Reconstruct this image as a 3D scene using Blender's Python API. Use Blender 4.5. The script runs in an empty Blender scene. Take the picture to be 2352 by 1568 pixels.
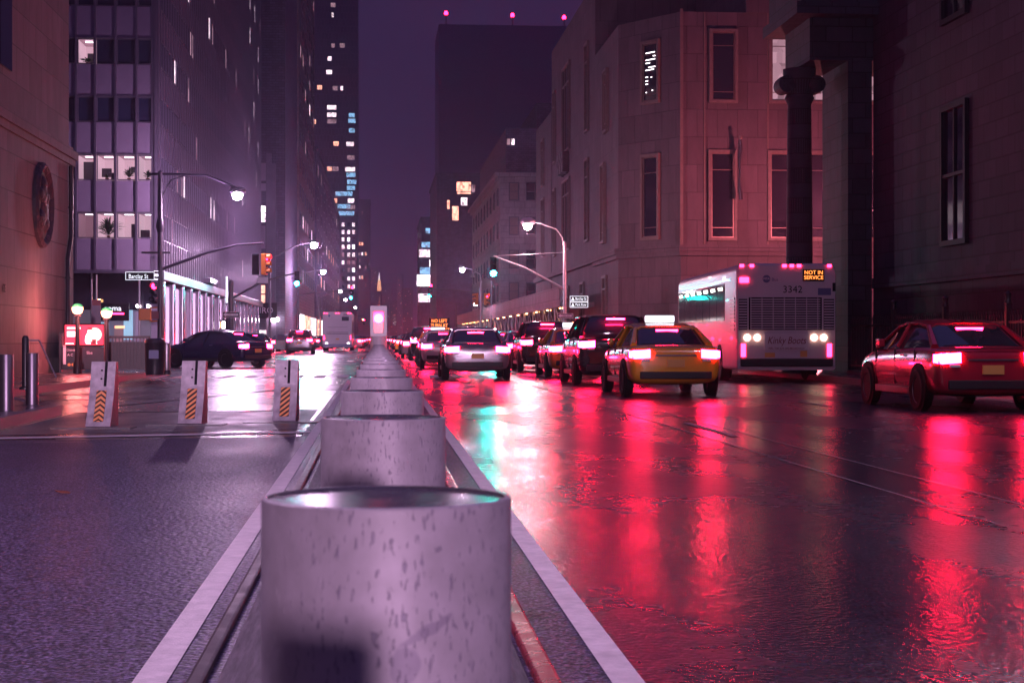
import bpy, bmesh, math, random
from mathutils import Vector, Matrix
R = math.radians
rnd = random.Random(7)
S = bpy.context.scene
C = S.collection

# ------------------------------------------------------------------ camera, sky, exposure
F, H = 3900.0, 1.15                       # focal length in px of a 2352 px wide frame, lens height
TH = math.atan((1176 - 868) / F)
cs, sn = math.cos(TH), math.sin(TH)
cd = bpy.data.cameras.new('camera')
cam = bpy.data.objects.new('camera', cd)
C.objects.link(cam)
cam.location = (0, 0, H)
cam.rotation_euler = (R(90), 0, -TH)
cd.sensor_width = 36
cd.lens = 36 * F / 2352
cd.shift_y = (776 - 784) / 2352
cd.clip_start = 0.1
cd.clip_end = 9000
cd.dof.use_dof = True
cd.dof.focus_distance = 28
cd.dof.aperture_fstop = 16
S.camera = cam

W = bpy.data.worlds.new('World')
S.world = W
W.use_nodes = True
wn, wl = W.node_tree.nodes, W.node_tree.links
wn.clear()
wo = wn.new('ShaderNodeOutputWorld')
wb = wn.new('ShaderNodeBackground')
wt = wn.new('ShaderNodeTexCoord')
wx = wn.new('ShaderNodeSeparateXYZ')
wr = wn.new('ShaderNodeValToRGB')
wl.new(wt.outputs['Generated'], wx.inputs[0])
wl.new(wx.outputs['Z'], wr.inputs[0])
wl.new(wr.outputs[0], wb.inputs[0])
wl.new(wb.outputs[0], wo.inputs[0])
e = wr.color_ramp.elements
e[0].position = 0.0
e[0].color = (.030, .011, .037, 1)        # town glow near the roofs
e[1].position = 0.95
e[1].color = (.080, .060, .25, 1)          # overhead, out of view: extra brightness added to lift the ambient light
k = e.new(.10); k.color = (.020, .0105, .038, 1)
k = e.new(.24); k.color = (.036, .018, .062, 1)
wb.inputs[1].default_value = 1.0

S.view_settings.view_transform = 'Standard'
S.view_settings.look = 'None'
S.view_settings.gamma = 1
S.view_settings.exposure = 0
cy = S.cycles
cy.use_denoising = True
cy.denoising_input_passes = 'RGB_ALBEDO_NORMAL'
cy.max_bounces = 6
cy.diffuse_bounces = 2
cy.glossy_bounces = 3
cy.transmission_bounces = 4
cy.transparent_max_bounces = 10
cy.sample_clamp_indirect = 4
cy.sample_clamp_direct = 0
cy.caustics_reflective = False
cy.caustics_refractive = False

def P(u, v, Y):
    """point on the plane y=Y seen at pixel u,v of the 2352 px wide photograph"""
    t = Y / (F * cs - (u - 1176) * sn)
    return t * (F * sn + (u - 1176) * cs), H + t * (776 - v)

def wall_y(u, X):
    """distance at which a wall of constant x meets the sight line of pixel column u"""
    return X * (F * cs - (u - 1176) * sn) / (F * sn + (u - 1176) * cs)

# ------------------------------------------------------------------ materials
M = {}
def nodes(name):
    m = bpy.data.materials.new(name)
    m.use_nodes = True
    n, l = m.node_tree.nodes, m.node_tree.links
    return m, n, l, n['Principled BSDF']

def mat(name, col, rough=.5, metal=0, var=0, vscale=3, bump=0, bscale=40, emit=0, ecol=None, coat=0, stretch=None, rvar=0, spec=.5):
    m, n, l, b = nodes(name)
    b.inputs['Base Color'].default_value = (*col, 1)
    b.inputs['Roughness'].default_value = rough
    b.inputs['Metallic'].default_value = metal
    b.inputs['Specular IOR Level'].default_value = spec
    if coat: b.inputs['Coat Weight'].default_value = coat
    if emit:
        b.inputs['Emission Color'].default_value = (*(ecol or col), 1)
        b.inputs['Emission Strength'].default_value = emit
    if var or bump or rvar:
        tc = n.new('ShaderNodeTexCoord')
        mp = n.new('ShaderNodeMapping')
        l.new(tc.outputs['Object'], mp.inputs[0])
        if stretch: mp.inputs['Scale'].default_value = stretch
    if var or rvar:
        nz = n.new('ShaderNodeTexNoise')
        nz.inputs['Scale'].default_value = vscale
        nz.inputs['Detail'].default_value = 7
        nz.inputs['Roughness'].default_value = .65
        l.new(mp.outputs[0], nz.inputs[0])
        if var:
            rp = n.new('ShaderNodeValToRGB')
            rp.color_ramp.elements[0].position = .3
            rp.color_ramp.elements[1].position = .7
            rp.color_ramp.elements[0].color = (*[c * (1 - var) for c in col], 1)
            rp.color_ramp.elements[1].color = (*[min(1, c * (1 + var)) for c in col], 1)
            l.new(nz.outputs[0], rp.inputs[0])
            l.new(rp.outputs[0], b.inputs['Base Color'])
        if rvar:
            mr = n.new('ShaderNodeMapRange')
            mr.inputs[1].default_value = .3; mr.inputs[2].default_value = .7
            mr.inputs[3].default_value = max(.02, rough - rvar); mr.inputs[4].default_value = rough + rvar
            l.new(nz.outputs[0], mr.inputs[0]); l.new(mr.outputs[0], b.inputs['Roughness'])
    if bump:
        bz = n.new('ShaderNodeTexNoise')
        bz.inputs['Scale'].default_value = bscale
        bz.inputs['Detail'].default_value = 4
        l.new(mp.outputs[0], bz.inputs[0])
        bp = n.new('ShaderNodeBump')
        bp.inputs['Strength'].default_value = 1
        bp.inputs['Distance'].default_value = bump
        l.new(bz.outputs[0], bp.inputs['Height'])
        l.new(bp.outputs[0], b.inputs['Normal'])
    M[name] = m
    return m

def emis(name, col, s, spec=.2):
    return mat(name, tuple(min(.8, c * .5) for c in col), .4, emit=s, ecol=col, spec=spec)

def stone(name, col, bw, bh, mortar=.012, var=.18, rough=.75, dark=.45):
    m, n, l, b = nodes(name)
    uv = n.new('ShaderNodeUVMap')
    br = n.new('ShaderNodeTexBrick')
    br.inputs['Scale'].default_value = 1
    br.inputs['Brick Width'].default_value = bw
    br.inputs['Row Height'].default_value = bh
    br.inputs['Mortar Size'].default_value = mortar
    br.inputs['Mortar Smooth'].default_value = .3
    br.inputs['Color1'].default_value = (*[c * (1 + var) for c in col], 1)
    br.inputs['Color2'].default_value = (*[c * (1 - var) for c in col], 1)
    br.inputs['Mortar'].default_value = (*[c * dark for c in col], 1)
    l.new(uv.outputs[0], br.inputs[0])
    nz = n.new('ShaderNodeTexNoise')
    nz.inputs['Scale'].default_value = .9
    nz.inputs['Detail'].default_value = 9
    nz.inputs['Roughness'].default_value = .7
    mp = n.new('ShaderNodeMapping')
    mp.inputs['Scale'].default_value = (1.6, .5, 1)
    l.new(uv.outputs[0], mp.inputs[0]); l.new(mp.outputs[0], nz.inputs[0])
    mr = n.new('ShaderNodeMapRange')
    mr.inputs[1].default_value = .3; mr.inputs[2].default_value = .7
    mr.inputs[3].default_value = .72; mr.inputs[4].default_value = 1.15
    l.new(nz.outputs[0], mr.inputs[0])
    mx = n.new('ShaderNodeVectorMath'); mx.operation = 'SCALE'
    l.new(br.outputs[0], mx.inputs[0]); l.new(mr.outputs[0], mx.inputs['Scale'])
    l.new(mx.outputs[0], b.inputs['Base Color'])
    b.inputs['Roughness'].default_value = rough
    bp = n.new('ShaderNodeBump'); bp.invert = True
    bp.inputs['Distance'].default_value = .01
    l.new(br.outputs['Fac'], bp.inputs['Height']); l.new(bp.outputs[0], b.inputs['Normal'])
    M[name] = m
    return m

def asphalt(name, dry, wet_rough, scale=110, patch=.35, bump=.004):
    m, n, l, b = nodes(name)
    tc = n.new('ShaderNodeTexCoord')
    def noise(sc, det=5, st=None, r=.6):
        z = n.new('ShaderNodeTexNoise')
        z.inputs['Scale'].default_value = sc; z.inputs['Detail'].default_value = det; z.inputs['Roughness'].default_value = r
        if st:
            mp = n.new('ShaderNodeMapping'); mp.inputs['Scale'].default_value = st
            l.new(tc.outputs['Object'], mp.inputs[0]); l.new(mp.outputs[0], z.inputs[0])
        else: l.new(tc.outputs['Object'], z.inputs[0])
        return z
    def rng(o, a, bb, c, d):
        mr = n.new('ShaderNodeMapRange')
        for i, v in enumerate((a, bb, c, d)): mr.inputs[i + 1].default_value = v
        l.new(o, mr.inputs[0]); return mr.outputs[0]
    agg = n.new('ShaderNodeTexVoronoi'); agg.inputs['Scale'].default_value = scale
    l.new(tc.outputs['Object'], agg.inputs[0])
    big = noise(patch, 2.5, (1.6, .5, 1))
    mid = noise(6, 6)
    fine = noise(scale * 1.3, 3)
    c1 = n.new('ShaderNodeMix'); c1.data_type = 'RGBA'
    c1.inputs['A'].default_value = (*[c * .25 for c in dry], 1); c1.inputs['B'].default_value = (*[min(.5, c * 4.2) for c in dry], 1)
    ad = n.new('ShaderNodeMath'); ad.operation = 'MULTIPLY'
    speck = noise(scale * 1.9, 2); l.new(rng(mid.outputs[0], .3, .7, .6, 1), ad.inputs[0]); l.new(rng(speck.outputs[0], .46, .70, 0, 1), ad.inputs[1])
    l.new(ad.outputs[0], c1.inputs['Factor'])
    l.new(c1.outputs['Result'], b.inputs['Base Color'])
    ro = n.new('ShaderNodeMath'); ro.operation = 'ADD'
    l.new(rng(big.outputs[0], .38, .62, wet_rough[0], wet_rough[1]), ro.inputs[0])
    l.new(rng(mid.outputs[0], .3, .7, -.02, .03), ro.inputs[1])
    l.new(ro.outputs[0], b.inputs['Roughness'])
    b.inputs['Specular IOR Level'].default_value = .6
    hs = n.new('ShaderNodeMath'); hs.operation = 'ADD'
    l.new(rng(agg.outputs['Distance'], 0, .8, 1, 0), hs.inputs[0]); l.new(fine.outputs[0], hs.inputs[1])
    h2 = n.new('ShaderNodeMath'); h2.operation = 'MULTIPLY'
    l.new(hs.outputs[0], h2.inputs[0]); l.new(rng(big.outputs[0], .30, .70, .5, 1), h2.inputs[1])
    bp = n.new('ShaderNodeBump'); bp.inputs['Distance'].default_value = bump; bp.inputs['Strength'].default_value = .8
    l.new(h2.outputs[0], bp.inputs['Height'])
    wav = noise(1.6, 3, (1, 2.2, 1))
    b2 = n.new('ShaderNodeBump'); b2.inputs['Distance'].default_value = .012; b2.inputs['Strength'].default_value = .06
    l.new(wav.outputs[0], b2.inputs['Height']); l.new(bp.outputs[0], b2.inputs['Normal'])
    l.new(b2.outputs[0], b.inputs['Normal'])
    M[name] = m
    return m

def glassm(name, tint=(.8, .8, .9), dark=None):
    m, n, l, b = nodes(name)
    o = n['Material Output']
    tr = n.new('ShaderNodeBsdfTransparent'); tr.inputs[0].default_value = (*tint, 1)
    gl = n.new('ShaderNodeBsdfGlossy'); gl.inputs[1].default_value = .04
    fr = n.new('ShaderNodeFresnel'); fr.inputs[0].default_value = 1.5
    mx = n.new('ShaderNodeMixShader')
    l.new(fr.outputs[0], mx.inputs[0]); l.new(tr.outputs[0], mx.inputs[1]); l.new(gl.outputs[0], mx.inputs[2])
    l.new(mx.outputs[0], o.inputs[0]); n.remove(b)
    M[name] = m
    return m

def litwin(name, col, s, warm=.5, sx=2.2, sy=1.4):
    """a lit room behind a window: uneven brightness from blinds, furniture and lamps"""
    m, n, l, b = nodes(name)
    tc = n.new('ShaderNodeTexCoord'); oi = n.new('ShaderNodeObjectInfo')
    ad = n.new('ShaderNodeVectorMath'); ad.operation = 'ADD'
    sc = n.new('ShaderNodeVectorMath'); sc.operation = 'SCALE'; sc.inputs['Scale'].default_value = 1
    l.new(oi.outputs['Location'], sc.inputs[0]); l.new(tc.outputs['Object'], ad.inputs[0]); l.new(sc.outputs[0], ad.inputs[1])
    mp = n.new('ShaderNodeMapping'); mp.inputs['Scale'].default_value = (sx, sx, sy)
    l.new(ad.outputs[0], mp.inputs[0])
    v = n.new('ShaderNodeTexVoronoi'); v.distance = 'CHEBYCHEV'; v.inputs['Scale'].default_value = 1
    l.new(mp.outputs[0], v.inputs[0])
    rp = n.new('ShaderNodeValToRGB')
    rp.color_ramp.elements[0].color = (*[c * .25 for c in col], 1); rp.color_ramp.elements[0].position = .1
    rp.color_ramp.elements[1].color = (*col, 1); rp.color_ramp.elements[1].position = .75
    l.new(v.outputs['Color'], rp.inputs[0])
    b.inputs['Base Color'].default_value = (.05, .04, .05, 1)
    b.inputs['Roughness'].default_value = .15
    l.new(rp.outputs[0], b.inputs['Emission Color'])
    b.inputs['Emission Strength'].default_value = s
    M[name] = m
    return m

asphalt('asphalt', (.026, .020, .040), (.20, .31), scale=30, bump=.0034)
asphalt('asphalt_rough', (.078, .060, .112), (.38, .50), scale=30, bump=.0065)
asphalt('far_ground', (.040, .034, .046), (.3, .45), scale=8)
asphalt('paving', (.11, .095, .115), (.16, .38), scale=60, patch=.6, bump=.002)
asphalt('concrete', (.15, .125, .16), (.3, .5), scale=80, patch=.8, bump=.0015)
mat('line_paint', (.80, .72, .74), .6, var=.2, vscale=9, bump=.002, bscale=60, rvar=.12)
mat('old_paint', (.22, .19, .21), .5, var=.5, vscale=12, bump=.002, bscale=60)
mat('granite', (.20, .17, .20), .35, var=.3, vscale=30, bump=.002, bscale=90)
mat('plank', (.13, .11, .13), .6, var=.5, vscale=10, stretch=(5, .35, 1), bump=.004, bscale=14)
mat('steel_edge', (.07, .055, .065), .45, metal=.3, var=.3, vscale=8, rvar=.1)
mat('red_edge', (.34, .03, .05), .3, var=.3, vscale=8, rvar=.12)
mat('dark_iron', (.022, .018, .028), .38, var=.3, vscale=9)
mat('dark_paint', (.03, .024, .038), .35)
mat('pole_grey', (.10, .09, .11), .35, metal=.5, var=.2, vscale=5)
mat('galvanised', (.42, .38, .42), .38, metal=.7, var=.2, vscale=8)
mat('chrome', (.24, .21, .27), .2, metal=1, rvar=.06, vscale=3, bump=.01, bscale=1.2)
mat('dull_steel', (.22, .19, .24), .4, metal=.9, var=.15, vscale=2, stretch=(6, 6, .4))
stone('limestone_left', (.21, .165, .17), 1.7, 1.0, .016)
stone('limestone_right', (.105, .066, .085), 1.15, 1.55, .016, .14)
stone('limestone_far', (.22, .18, .20), 1.2, .7, .02, .1)
stone('brown_stone', (.24, .17, .17), .9, .4, .02, .12)
stone('dark_brick', (.10, .082, .14), .6, .25, .02)
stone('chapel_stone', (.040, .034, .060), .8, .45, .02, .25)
stone('window_grid', (.040, .036, .060), 1.6, 3.2, .12, .3, rough=.12, dark=2.2)
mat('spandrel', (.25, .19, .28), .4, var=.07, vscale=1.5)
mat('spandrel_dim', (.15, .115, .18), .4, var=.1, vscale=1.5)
mat('mullion', (.20, .17, .24), .35, metal=.6)
mat('dark_frame', (.05, .042, .06), .4)
mat('stone_frame', (.16, .10, .10), .6, var=.2, vscale=4)
mat('bronze_frame', (.20, .12, .12), .4, metal=.4)
mat('dark_glass', (.014, .014, .030), .06, spec=.8)
mat('blue_glass', (.020, .024, .065), .10, spec=.8)
mat('room_wall', (.4, .35, .36), .8)
mat('black', (.012, .010, .016), .6, spec=.15)
mat('black_gloss', (.015, .012, .020), .12)
mat('relief', (.055, .042, .055), .55, bump=.12, bscale=4.5)
glassm('pane')
litwin('lit_cool', (1, .76, .86), 2.4)
litwin('lit_warm', (1, .42, .30), 2.6)
litwin('lit_dim', (.85, .46, .58), .6)
litwin('lit_blue', (.30, .62, 1), 1.3, sx=1.4, sy=1.2)
litwin('lit_white', (1, .88, .95), 5, sx=.7, sy=.6)
emis('room_glow', (1, .66, .74), .55)
emis('room_glow_dim', (.9, .5, .62), .18)
emis('tube_light', (1, .90, .93), 3.5)
LAMP = (.90, .56, .94)
emis('lamp_lens', (1, .80, .90), 150)
emis('lamp_right', (1, .66, .74), 55)
emis('lamp_far', (1, .80, .88), 50)
emis('lamp_orange', (1, .45, .16), 22)
emis('globe_lit', (1, .40, .22), 7)
mat('globe_green', (.05, .35, .14), .25, emit=.5, ecol=(.05, .8, .3))
emis('signal_green', (.003, .86, .76), 1400)
emis('signal_green_far', (.006, .86, .76), 200)
emis('signal_red', (1, .01, .06), 30)
emis('tail', (1, .007, .05), 170)
emis('tail_near', (1, .007, .05), 150)
emis('tail_far', (1, .016, .05), 110)
emis('marker', (1, .014, .07), 22)
emis('amber', (1, .32, .07), 10)
emis('amber_text', (1, .26, .05), 3.2)
emis('round_lamp', (1, .55, .38), 10)
emis('red_booth', (1, .012, .085), 80)
mat('booth_red', (.22, .01, .03), .2)
emis('hand_red', (1, .16, .05), 8)
emis('walk_white', (1, .86, .95), 9)
emis('shop_white', (1, .82, .84), 2.6)
emis('shop_blue', (.42, .72, 1), .7)
emis('shop_warm', (1, .42, .22), 2.2)
emis('shop_dim', (.5, .42, .62), .14)
emis('sign_white', (.86, .90, 1), 1.6)
emis('screen_red', (1, .05, .10), 1.5)
emis('screen_pale', (1, .62, .52), 1.9)
emis('screen_white', (1, .92, .90), 2.2)
emis('bus_tube', (.86, 1, .82), 4)
mat('screen_dark', (.10, .01, .02), .4, emit=.12, ecol=(1, .02, .06))
mat('sign_green', (.02, .05, .06), .4)
mat('sign_face', (.80, .78, .84), .4)
mat('sign_red', (.20, .015, .035), .45)
mat('yellow_house', (.85, .30, .05), .4)
mat('orange_house', (.80, .24, .03), .4)
mat('hazard_orange', (.85, .34, .13), .45, var=.15, vscale=18)
mat('hazard_black', (.02, .018, .022), .45)
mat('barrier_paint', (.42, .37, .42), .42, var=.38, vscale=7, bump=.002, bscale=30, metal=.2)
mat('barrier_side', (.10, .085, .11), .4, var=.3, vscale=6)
mat('white_paint', (.62, .56, .62), .35, var=.05)
mat('bus_white', (.55, .49, .57), .38, coat=.1, var=.05, vscale=2)
mat('bus_grey', (.28, .25, .30), .35)
mat('bus_blue', (.10, .11, .26), .3)
mat('bus_glass', (.02, .024, .035), .05, spec=.8)
mat('tyre', (.010, .009, .011), .85, spec=.2)
mat('rim', (.16, .145, .165), .42, metal=.6)
mat('plate', (.72, .36, .10), .5)
mat('rubber', (.02, .018, .022), .6)
for nm, c in (('car_red', (.34, .012, .03)), ('car_black', (.012, .010, .014)), ('car_silver', (.20, .18, .21)), ('car_white', (.62, .56, .60)), ('taxi_yellow', (.82, .36, .03)), ('car_blue', (.012, .012, .05))):
    mat(nm, c, .22, metal=.35 if 'silver' in nm else 0, coat=.7)
mat('leaf_green', (.03, .09, .035), .5)
mat('clay', (.36, .12, .07), .7)
mat('dead_leaf', (.22, .06, .03), .6)

def bollard_mat(name, stain):
    m, n, l, b = nodes(name)
    tc = n.new('ShaderNodeTexCoord'); oi = n.new('ShaderNodeObjectInfo')
    mp = n.new('ShaderNodeMapping'); mp.inputs['Scale'].default_value = (230, 230, 62)
    ad = n.new('ShaderNodeVectorMath'); ad.operation = 'ADD'
    l.new(tc.outputs['Object'], ad.inputs[0]); l.new(oi.outputs['Location'], ad.inputs[1])
    l.new(ad.outputs[0], mp.inputs[0])
    dr = n.new('ShaderNodeTexNoise'); dr.inputs['Scale'].default_value = 1; dr.inputs['Detail'].default_value = 3
    l.new(mp.outputs[0], dr.inputs[0])
    def rng(o, a, bb, c, d):
        r = n.new('ShaderNodeMapRange')
        for i, v in enumerate((a, bb, c, d)): r.inputs[i + 1].default_value = v
        l.new(o, r.inputs[0]); return r.outputs[0]
    def mul(a, bb):
        q = n.new('ShaderNodeMath'); q.operation = 'MULTIPLY'
        l.new(a, q.inputs[0]); l.new(bb, q.inputs[1]); return q.outputs[0]
    drops = rng(dr.outputs[0], .60, .66, 0, 1)
    # broad runs of water down the steel
    mp2 = n.new('ShaderNodeMapping'); mp2.inputs['Scale'].default_value = (9, 9, .9)
    l.new(ad.outputs[0], mp2.inputs[0])
    rn = n.new('ShaderNodeTexNoise'); rn.inputs['Scale'].default_value = 1; rn.inputs['Detail'].default_value = 4
    l.new(mp2.outputs[0], rn.inputs[0])
    runs = rng(rn.outputs[0], .50, .56, 0, 1)
    fine = n.new('ShaderNodeTexNoise'); fine.inputs['Scale'].default_value = 30; fine.inputs['Detail'].default_value = 8
    l.new(ad.outputs[0], fine.inputs[0])
    base = n.new('ShaderNodeMix'); base.data_type = 'RGBA'
    base.inputs['A'].default_value = (.40, .36, .41, 1); base.inputs['B'].default_value = (.50, .45, .52, 1)
    l.new(rng(fine.outputs[0], .3, .7, 0, 1), base.inputs['Factor'])
    c2 = n.new('ShaderNodeMix'); c2.data_type = 'RGBA'; c2.inputs['B'].default_value = (.25, .22, .30, 1)
    l.new(base.outputs['Result'], c2.inputs['A']); l.new(mul(drops, rng(runs, 0, 1, .85, .1)), c2.inputs['Factor'])
    last = c2.outputs['Result']
    if stain:
        sp = n.new('ShaderNodeSeparateXYZ')
        wz = n.new('ShaderNodeTexNoise'); wz.inputs['Scale'].default_value = 26; wz.inputs['Detail'].default_value = 5
        l.new(tc.outputs['Object'], wz.inputs[0])
        wv = n.new('ShaderNodeVectorMath'); wv.operation = 'SCALE'; wv.inputs['Scale'].default_value = .026
        l.new(wz.outputs['Color'], wv.inputs[0])
        wa = n.new('ShaderNodeVectorMath'); wa.operation = 'ADD'
        l.new(tc.outputs['Object'], wa.inputs[0]); l.new(wv.outputs[0], wa.inputs[1]); l.new(wa.outputs[0], sp.inputs[0])
        def ell(cx, cz, rx, rz, a):
            ca, sa = math.cos(a), math.sin(a)
            def lin(kx, kz, k0, r):
                q = n.new('ShaderNodeMath'); q.operation = 'MULTIPLY_ADD'; l.new(sp.outputs['X'], q.inputs[0]); q.inputs[1].default_value = kx / r; q.inputs[2].default_value = k0 / r
                w = n.new('ShaderNodeMath'); w.operation = 'MULTIPLY_ADD'; l.new(sp.outputs['Z'], w.inputs[0]); w.inputs[1].default_value = kz / r; l.new(q.outputs[0], w.inputs[2])
                return mul(w.outputs[0], w.outputs[0])
            x2 = lin(ca, sa, -(cx * ca + cz * sa), rx)
            z2 = lin(-sa, ca, cx * sa - cz * ca, rz)
            q = n.new('ShaderNodeMath'); q.operation = 'ADD'; l.new(x2, q.inputs[0]); l.new(z2, q.inputs[1])
            return rng(q.outputs[0], .8, 1.15, 1, 0)
        e1 = ell(.040 + .013, .865 + .013, .030, .005, R(27))
        e2 = ell(.016 + .013, .832 + .013, .013, .019, 0)
        mxx = n.new('ShaderNodeMath'); mxx.operation = 'MAXIMUM'; l.new(e1, mxx.inputs[0]); l.new(e2, mxx.inputs[1])
        c3 = n.new('ShaderNodeMix'); c3.data_type = 'RGBA'; c3.inputs['B'].default_value = (.30, .26, .34, 1)
        l.new(last, c3.inputs['A']); l.new(rng(mxx.outputs[0], 0, 1, 0, .8), c3.inputs['Factor'])
        last = c3.outputs['Result']
    l.new(last, b.inputs['Base Color'])
    b.inputs['Metallic'].default_value = .12
    l.new(rng(runs, 0, 1, .52, .42), b.inputs['Roughness'])
    bp = n.new('ShaderNodeBump'); bp.inputs['Distance'].default_value = .0006
    l.new(drops, bp.inputs['Height']); l.new(bp.outputs[0], b.inputs['Normal'])
    M[name] = m
bollard_mat('bollard_steel', False)
bollard_mat('bollard_stained', True)
mat('bollard_lid', (.20, .18, .22), .24, metal=.75, rvar=.08, vscale=12)

for nm in ('lit_cool', 'lit_warm', 'lit_dim', 'lit_blue', 'lit_white', 'room_glow', 'room_glow_dim', 'tube_light', 'tail_far', 'lamp_far', 'shop_white', 'shop_blue', 'shop_dim', 'sign_white', 'marker', 'bus_tube', 'amber', 'amber_text', 'screen_red', 'screen_pale', 'screen_white', 'screen_dark', 'hand_red', 'walk_white', 'globe_green', 'signal_red', 'lamp_orange', 'shop_warm'):
    M[nm].cycles.emission_sampling = 'NONE'      # too faint or too far to light anything: seen and mirrored only

# ------------------------------------------------------------------ mesh helpers
class MB:
    def __init__(s): s.b = bmesh.new()
    def box(s, x0, x1, y0, y1, z0, z1, mi=0):
        v = [s.b.verts.new(p) for p in ((x0, y0, z0), (x1, y0, z0), (x1, y1, z0), (x0, y1, z0), (x0, y0, z1), (x1, y0, z1), (x1, y1, z1), (x0, y1, z1))]
        for f in ((0, 3, 2, 1), (4, 5, 6, 7), (0, 1, 5, 4), (1, 2, 6, 5), (2, 3, 7, 6), (3, 0, 4, 7)):
            s.b.faces.new([v[i] for i in f]).material_index = mi
        return s
    def face(s, pts, mi=0):
        s.b.faces.new([s.b.verts.new(p) for p in pts]).material_index = mi
        return s
    def loft(s, rings, cap=True, mi=0):
        vs = [[s.b.verts.new(p) for p in r] for r in rings]
        for a, b in zip(vs, vs[1:]):
            for i in range(len(a)):
                j = (i + 1) % len(a)
                s.b.faces.new((a[i], a[j], b[j], b[i])).material_index = mi
        if cap:
            s.b.faces.new(vs[0][::-1]).material_index = mi
            s.b.faces.new(vs[-1]).material_index = mi
        return s
    def tube(s, pts, rad, n=10, mi=0):
        pts = [Vector(p) for p in pts]
        rr = rad if isinstance(rad, (list, tuple)) else [rad] * len(pts)
        rings = []
        for i, p in enumerate(pts):
            d = (pts[min(i + 1, len(pts) - 1)] - pts[max(i - 1, 0)]).normalized()
            a = Vector((0, 0, 1)) if abs(d.z) < .95 else Vector((1, 0, 0))
            x = d.cross(a).normalized(); y = d.cross(x).normalized()
            rings.append([p + (x * math.cos(q) + y * math.sin(q)) * rr[i] for q in [2 * math.pi * t / n for t in range(n)]])
        return s.loft(rings, True, mi)
    def lathe(s, prof, n=24, c=(0, 0, 0), axis='z', mi=0, cap=True):
        rings = []
        for r, z in prof:
            r = max(r, 1e-4)
            ring = []
            for t in range(n):
                a = 2 * math.pi * t / n
                p = (r * math.cos(a), r * math.sin(a), z)
                if axis == 'y': p = (p[0], p[2], p[1])
                if axis == 'x': p = (p[2], p[0], p[1])
                ring.append((p[0] + c[0], p[1] + c[1], p[2] + c[2]))
            rings.append(ring)
        return s.loft(rings, cap, mi)
    def prism(s, poly, z0, z1, mi=0):
        """poly in xy, counter-clockwise"""
        return s.loft([[(x, y, z0) for x, y in poly], [(x, y, z1) for x, y in poly]], True, mi)
    def sprism(s, prof, x0, x1, mi=0):
        """profile in yz swept along x"""
        return s.loft([[(x0, y, z) for y, z in prof], [(x1, y, z) for y, z in prof]], True, mi)
    def mesh(s, name, mats, smooth=0, bevel=0, bseg=2):
        bmesh.ops.recalc_face_normals(s.b, faces=s.b.faces)
        if bevel:
            bmesh.ops.bevel(s.b, geom=[e for e in s.b.edges if len(e.link_faces) == 2 and e.calc_face_angle(0) > .6], offset=bevel, segments=bseg, affect='EDGES', profile=.6)
        uv = s.b.loops.layers.uv.new('UVMap')
        s.b.normal_update()
        for f in s.b.faces:
            nn = f.normal
            if abs(nn.z) > .7:
                for lp in f.loops: lp[uv].uv = (lp.vert.co.x, lp.vert.co.y)
            else:
                t = Vector((-nn.y, nn.x, 0)).normalized()
                for lp in f.loops: lp[uv].uv = (lp.vert.co.dot(t), lp.vert.co.z)
        me = bpy.data.meshes.new(name)
        s.b.to_mesh(me); s.b.free()
        if isinstance(mats, str): mats = [mats]
        for q in mats: me.materials.append(M[q])
        if smooth:
            me.polygons.foreach_set('use_smooth', [True] * len(me.polygons))
            me.set_sharp_from_angle(angle=R(smooth))
        return me
    def build(s, name, mats, parent=None, smooth=0, bevel=0, loc=(0, 0, 0), rz=0, bseg=2):
        return link(name, s.mesh(name, mats, smooth, bevel, bseg), parent, loc, rz)

def link(name, data, parent=None, loc=(0, 0, 0), rz=0):
    o = bpy.data.objects.new(name, data)
    C.objects.link(o)
    o.parent = parent
    o.location = loc
    o.rotation_euler = (0, 0, rz)
    return o
def tag(o, label, cat, group=None):
    o['label'] = label; o['category'] = cat
    if group: o['group'] = group
    return o
def thing(name, label, cat, loc=(0, 0, 0), rz=0, group=None):
    return tag(link(name, None, None, loc, rz), label, cat, group)
def struct(o): o['kind'] = 'structure'; return o
def stuff(o): o['kind'] = 'stuff'; return o
def copy_tree(o, parent=None):
    c = o.copy(); C.objects.link(c); c.parent = parent
    for ch in o.children: copy_tree(ch, c)
    return c
def text(name, body, size, m, parent, loc, rz=0, ext=.006, align='CENTER', sx=1, shear=0, rx=90):
    cu = bpy.data.curves.new('lettering', 'FONT')
    cu.body = body; cu.size = size; cu.extrude = ext; cu.align_x = align; cu.align_y = 'CENTER'
    cu.resolution_u = 3; cu.shear = shear
    t = bpy.data.objects.new('tmp', cu); C.objects.link(t)
    bpy.context.view_layer.update()
    me = bpy.data.meshes.new_from_object(t.evaluated_get(bpy.context.evaluated_depsgraph_get()))
    bpy.data.objects.remove(t)
    me.materials.clear(); me.materials.append(M[m])
    o = link(name, me, parent, loc, rz)
    o.rotation_euler = (R(rx), 0, rz); o.scale = (sx, 1, 1)
    return o
def lamp(name, parent, loc, power, col, radius=.15, spot=None, rot=None):
    l = bpy.data.lights.new(name, 'SPOT' if spot else 'POINT')
    l.energy = power; l.color = col; l.shadow_soft_size = radius
    if spot: l.spot_size = R(spot); l.spot_blend = .6
    o = link(name, l, parent, loc)
    if rot: o.rotation_euler = rot
    return o

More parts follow.
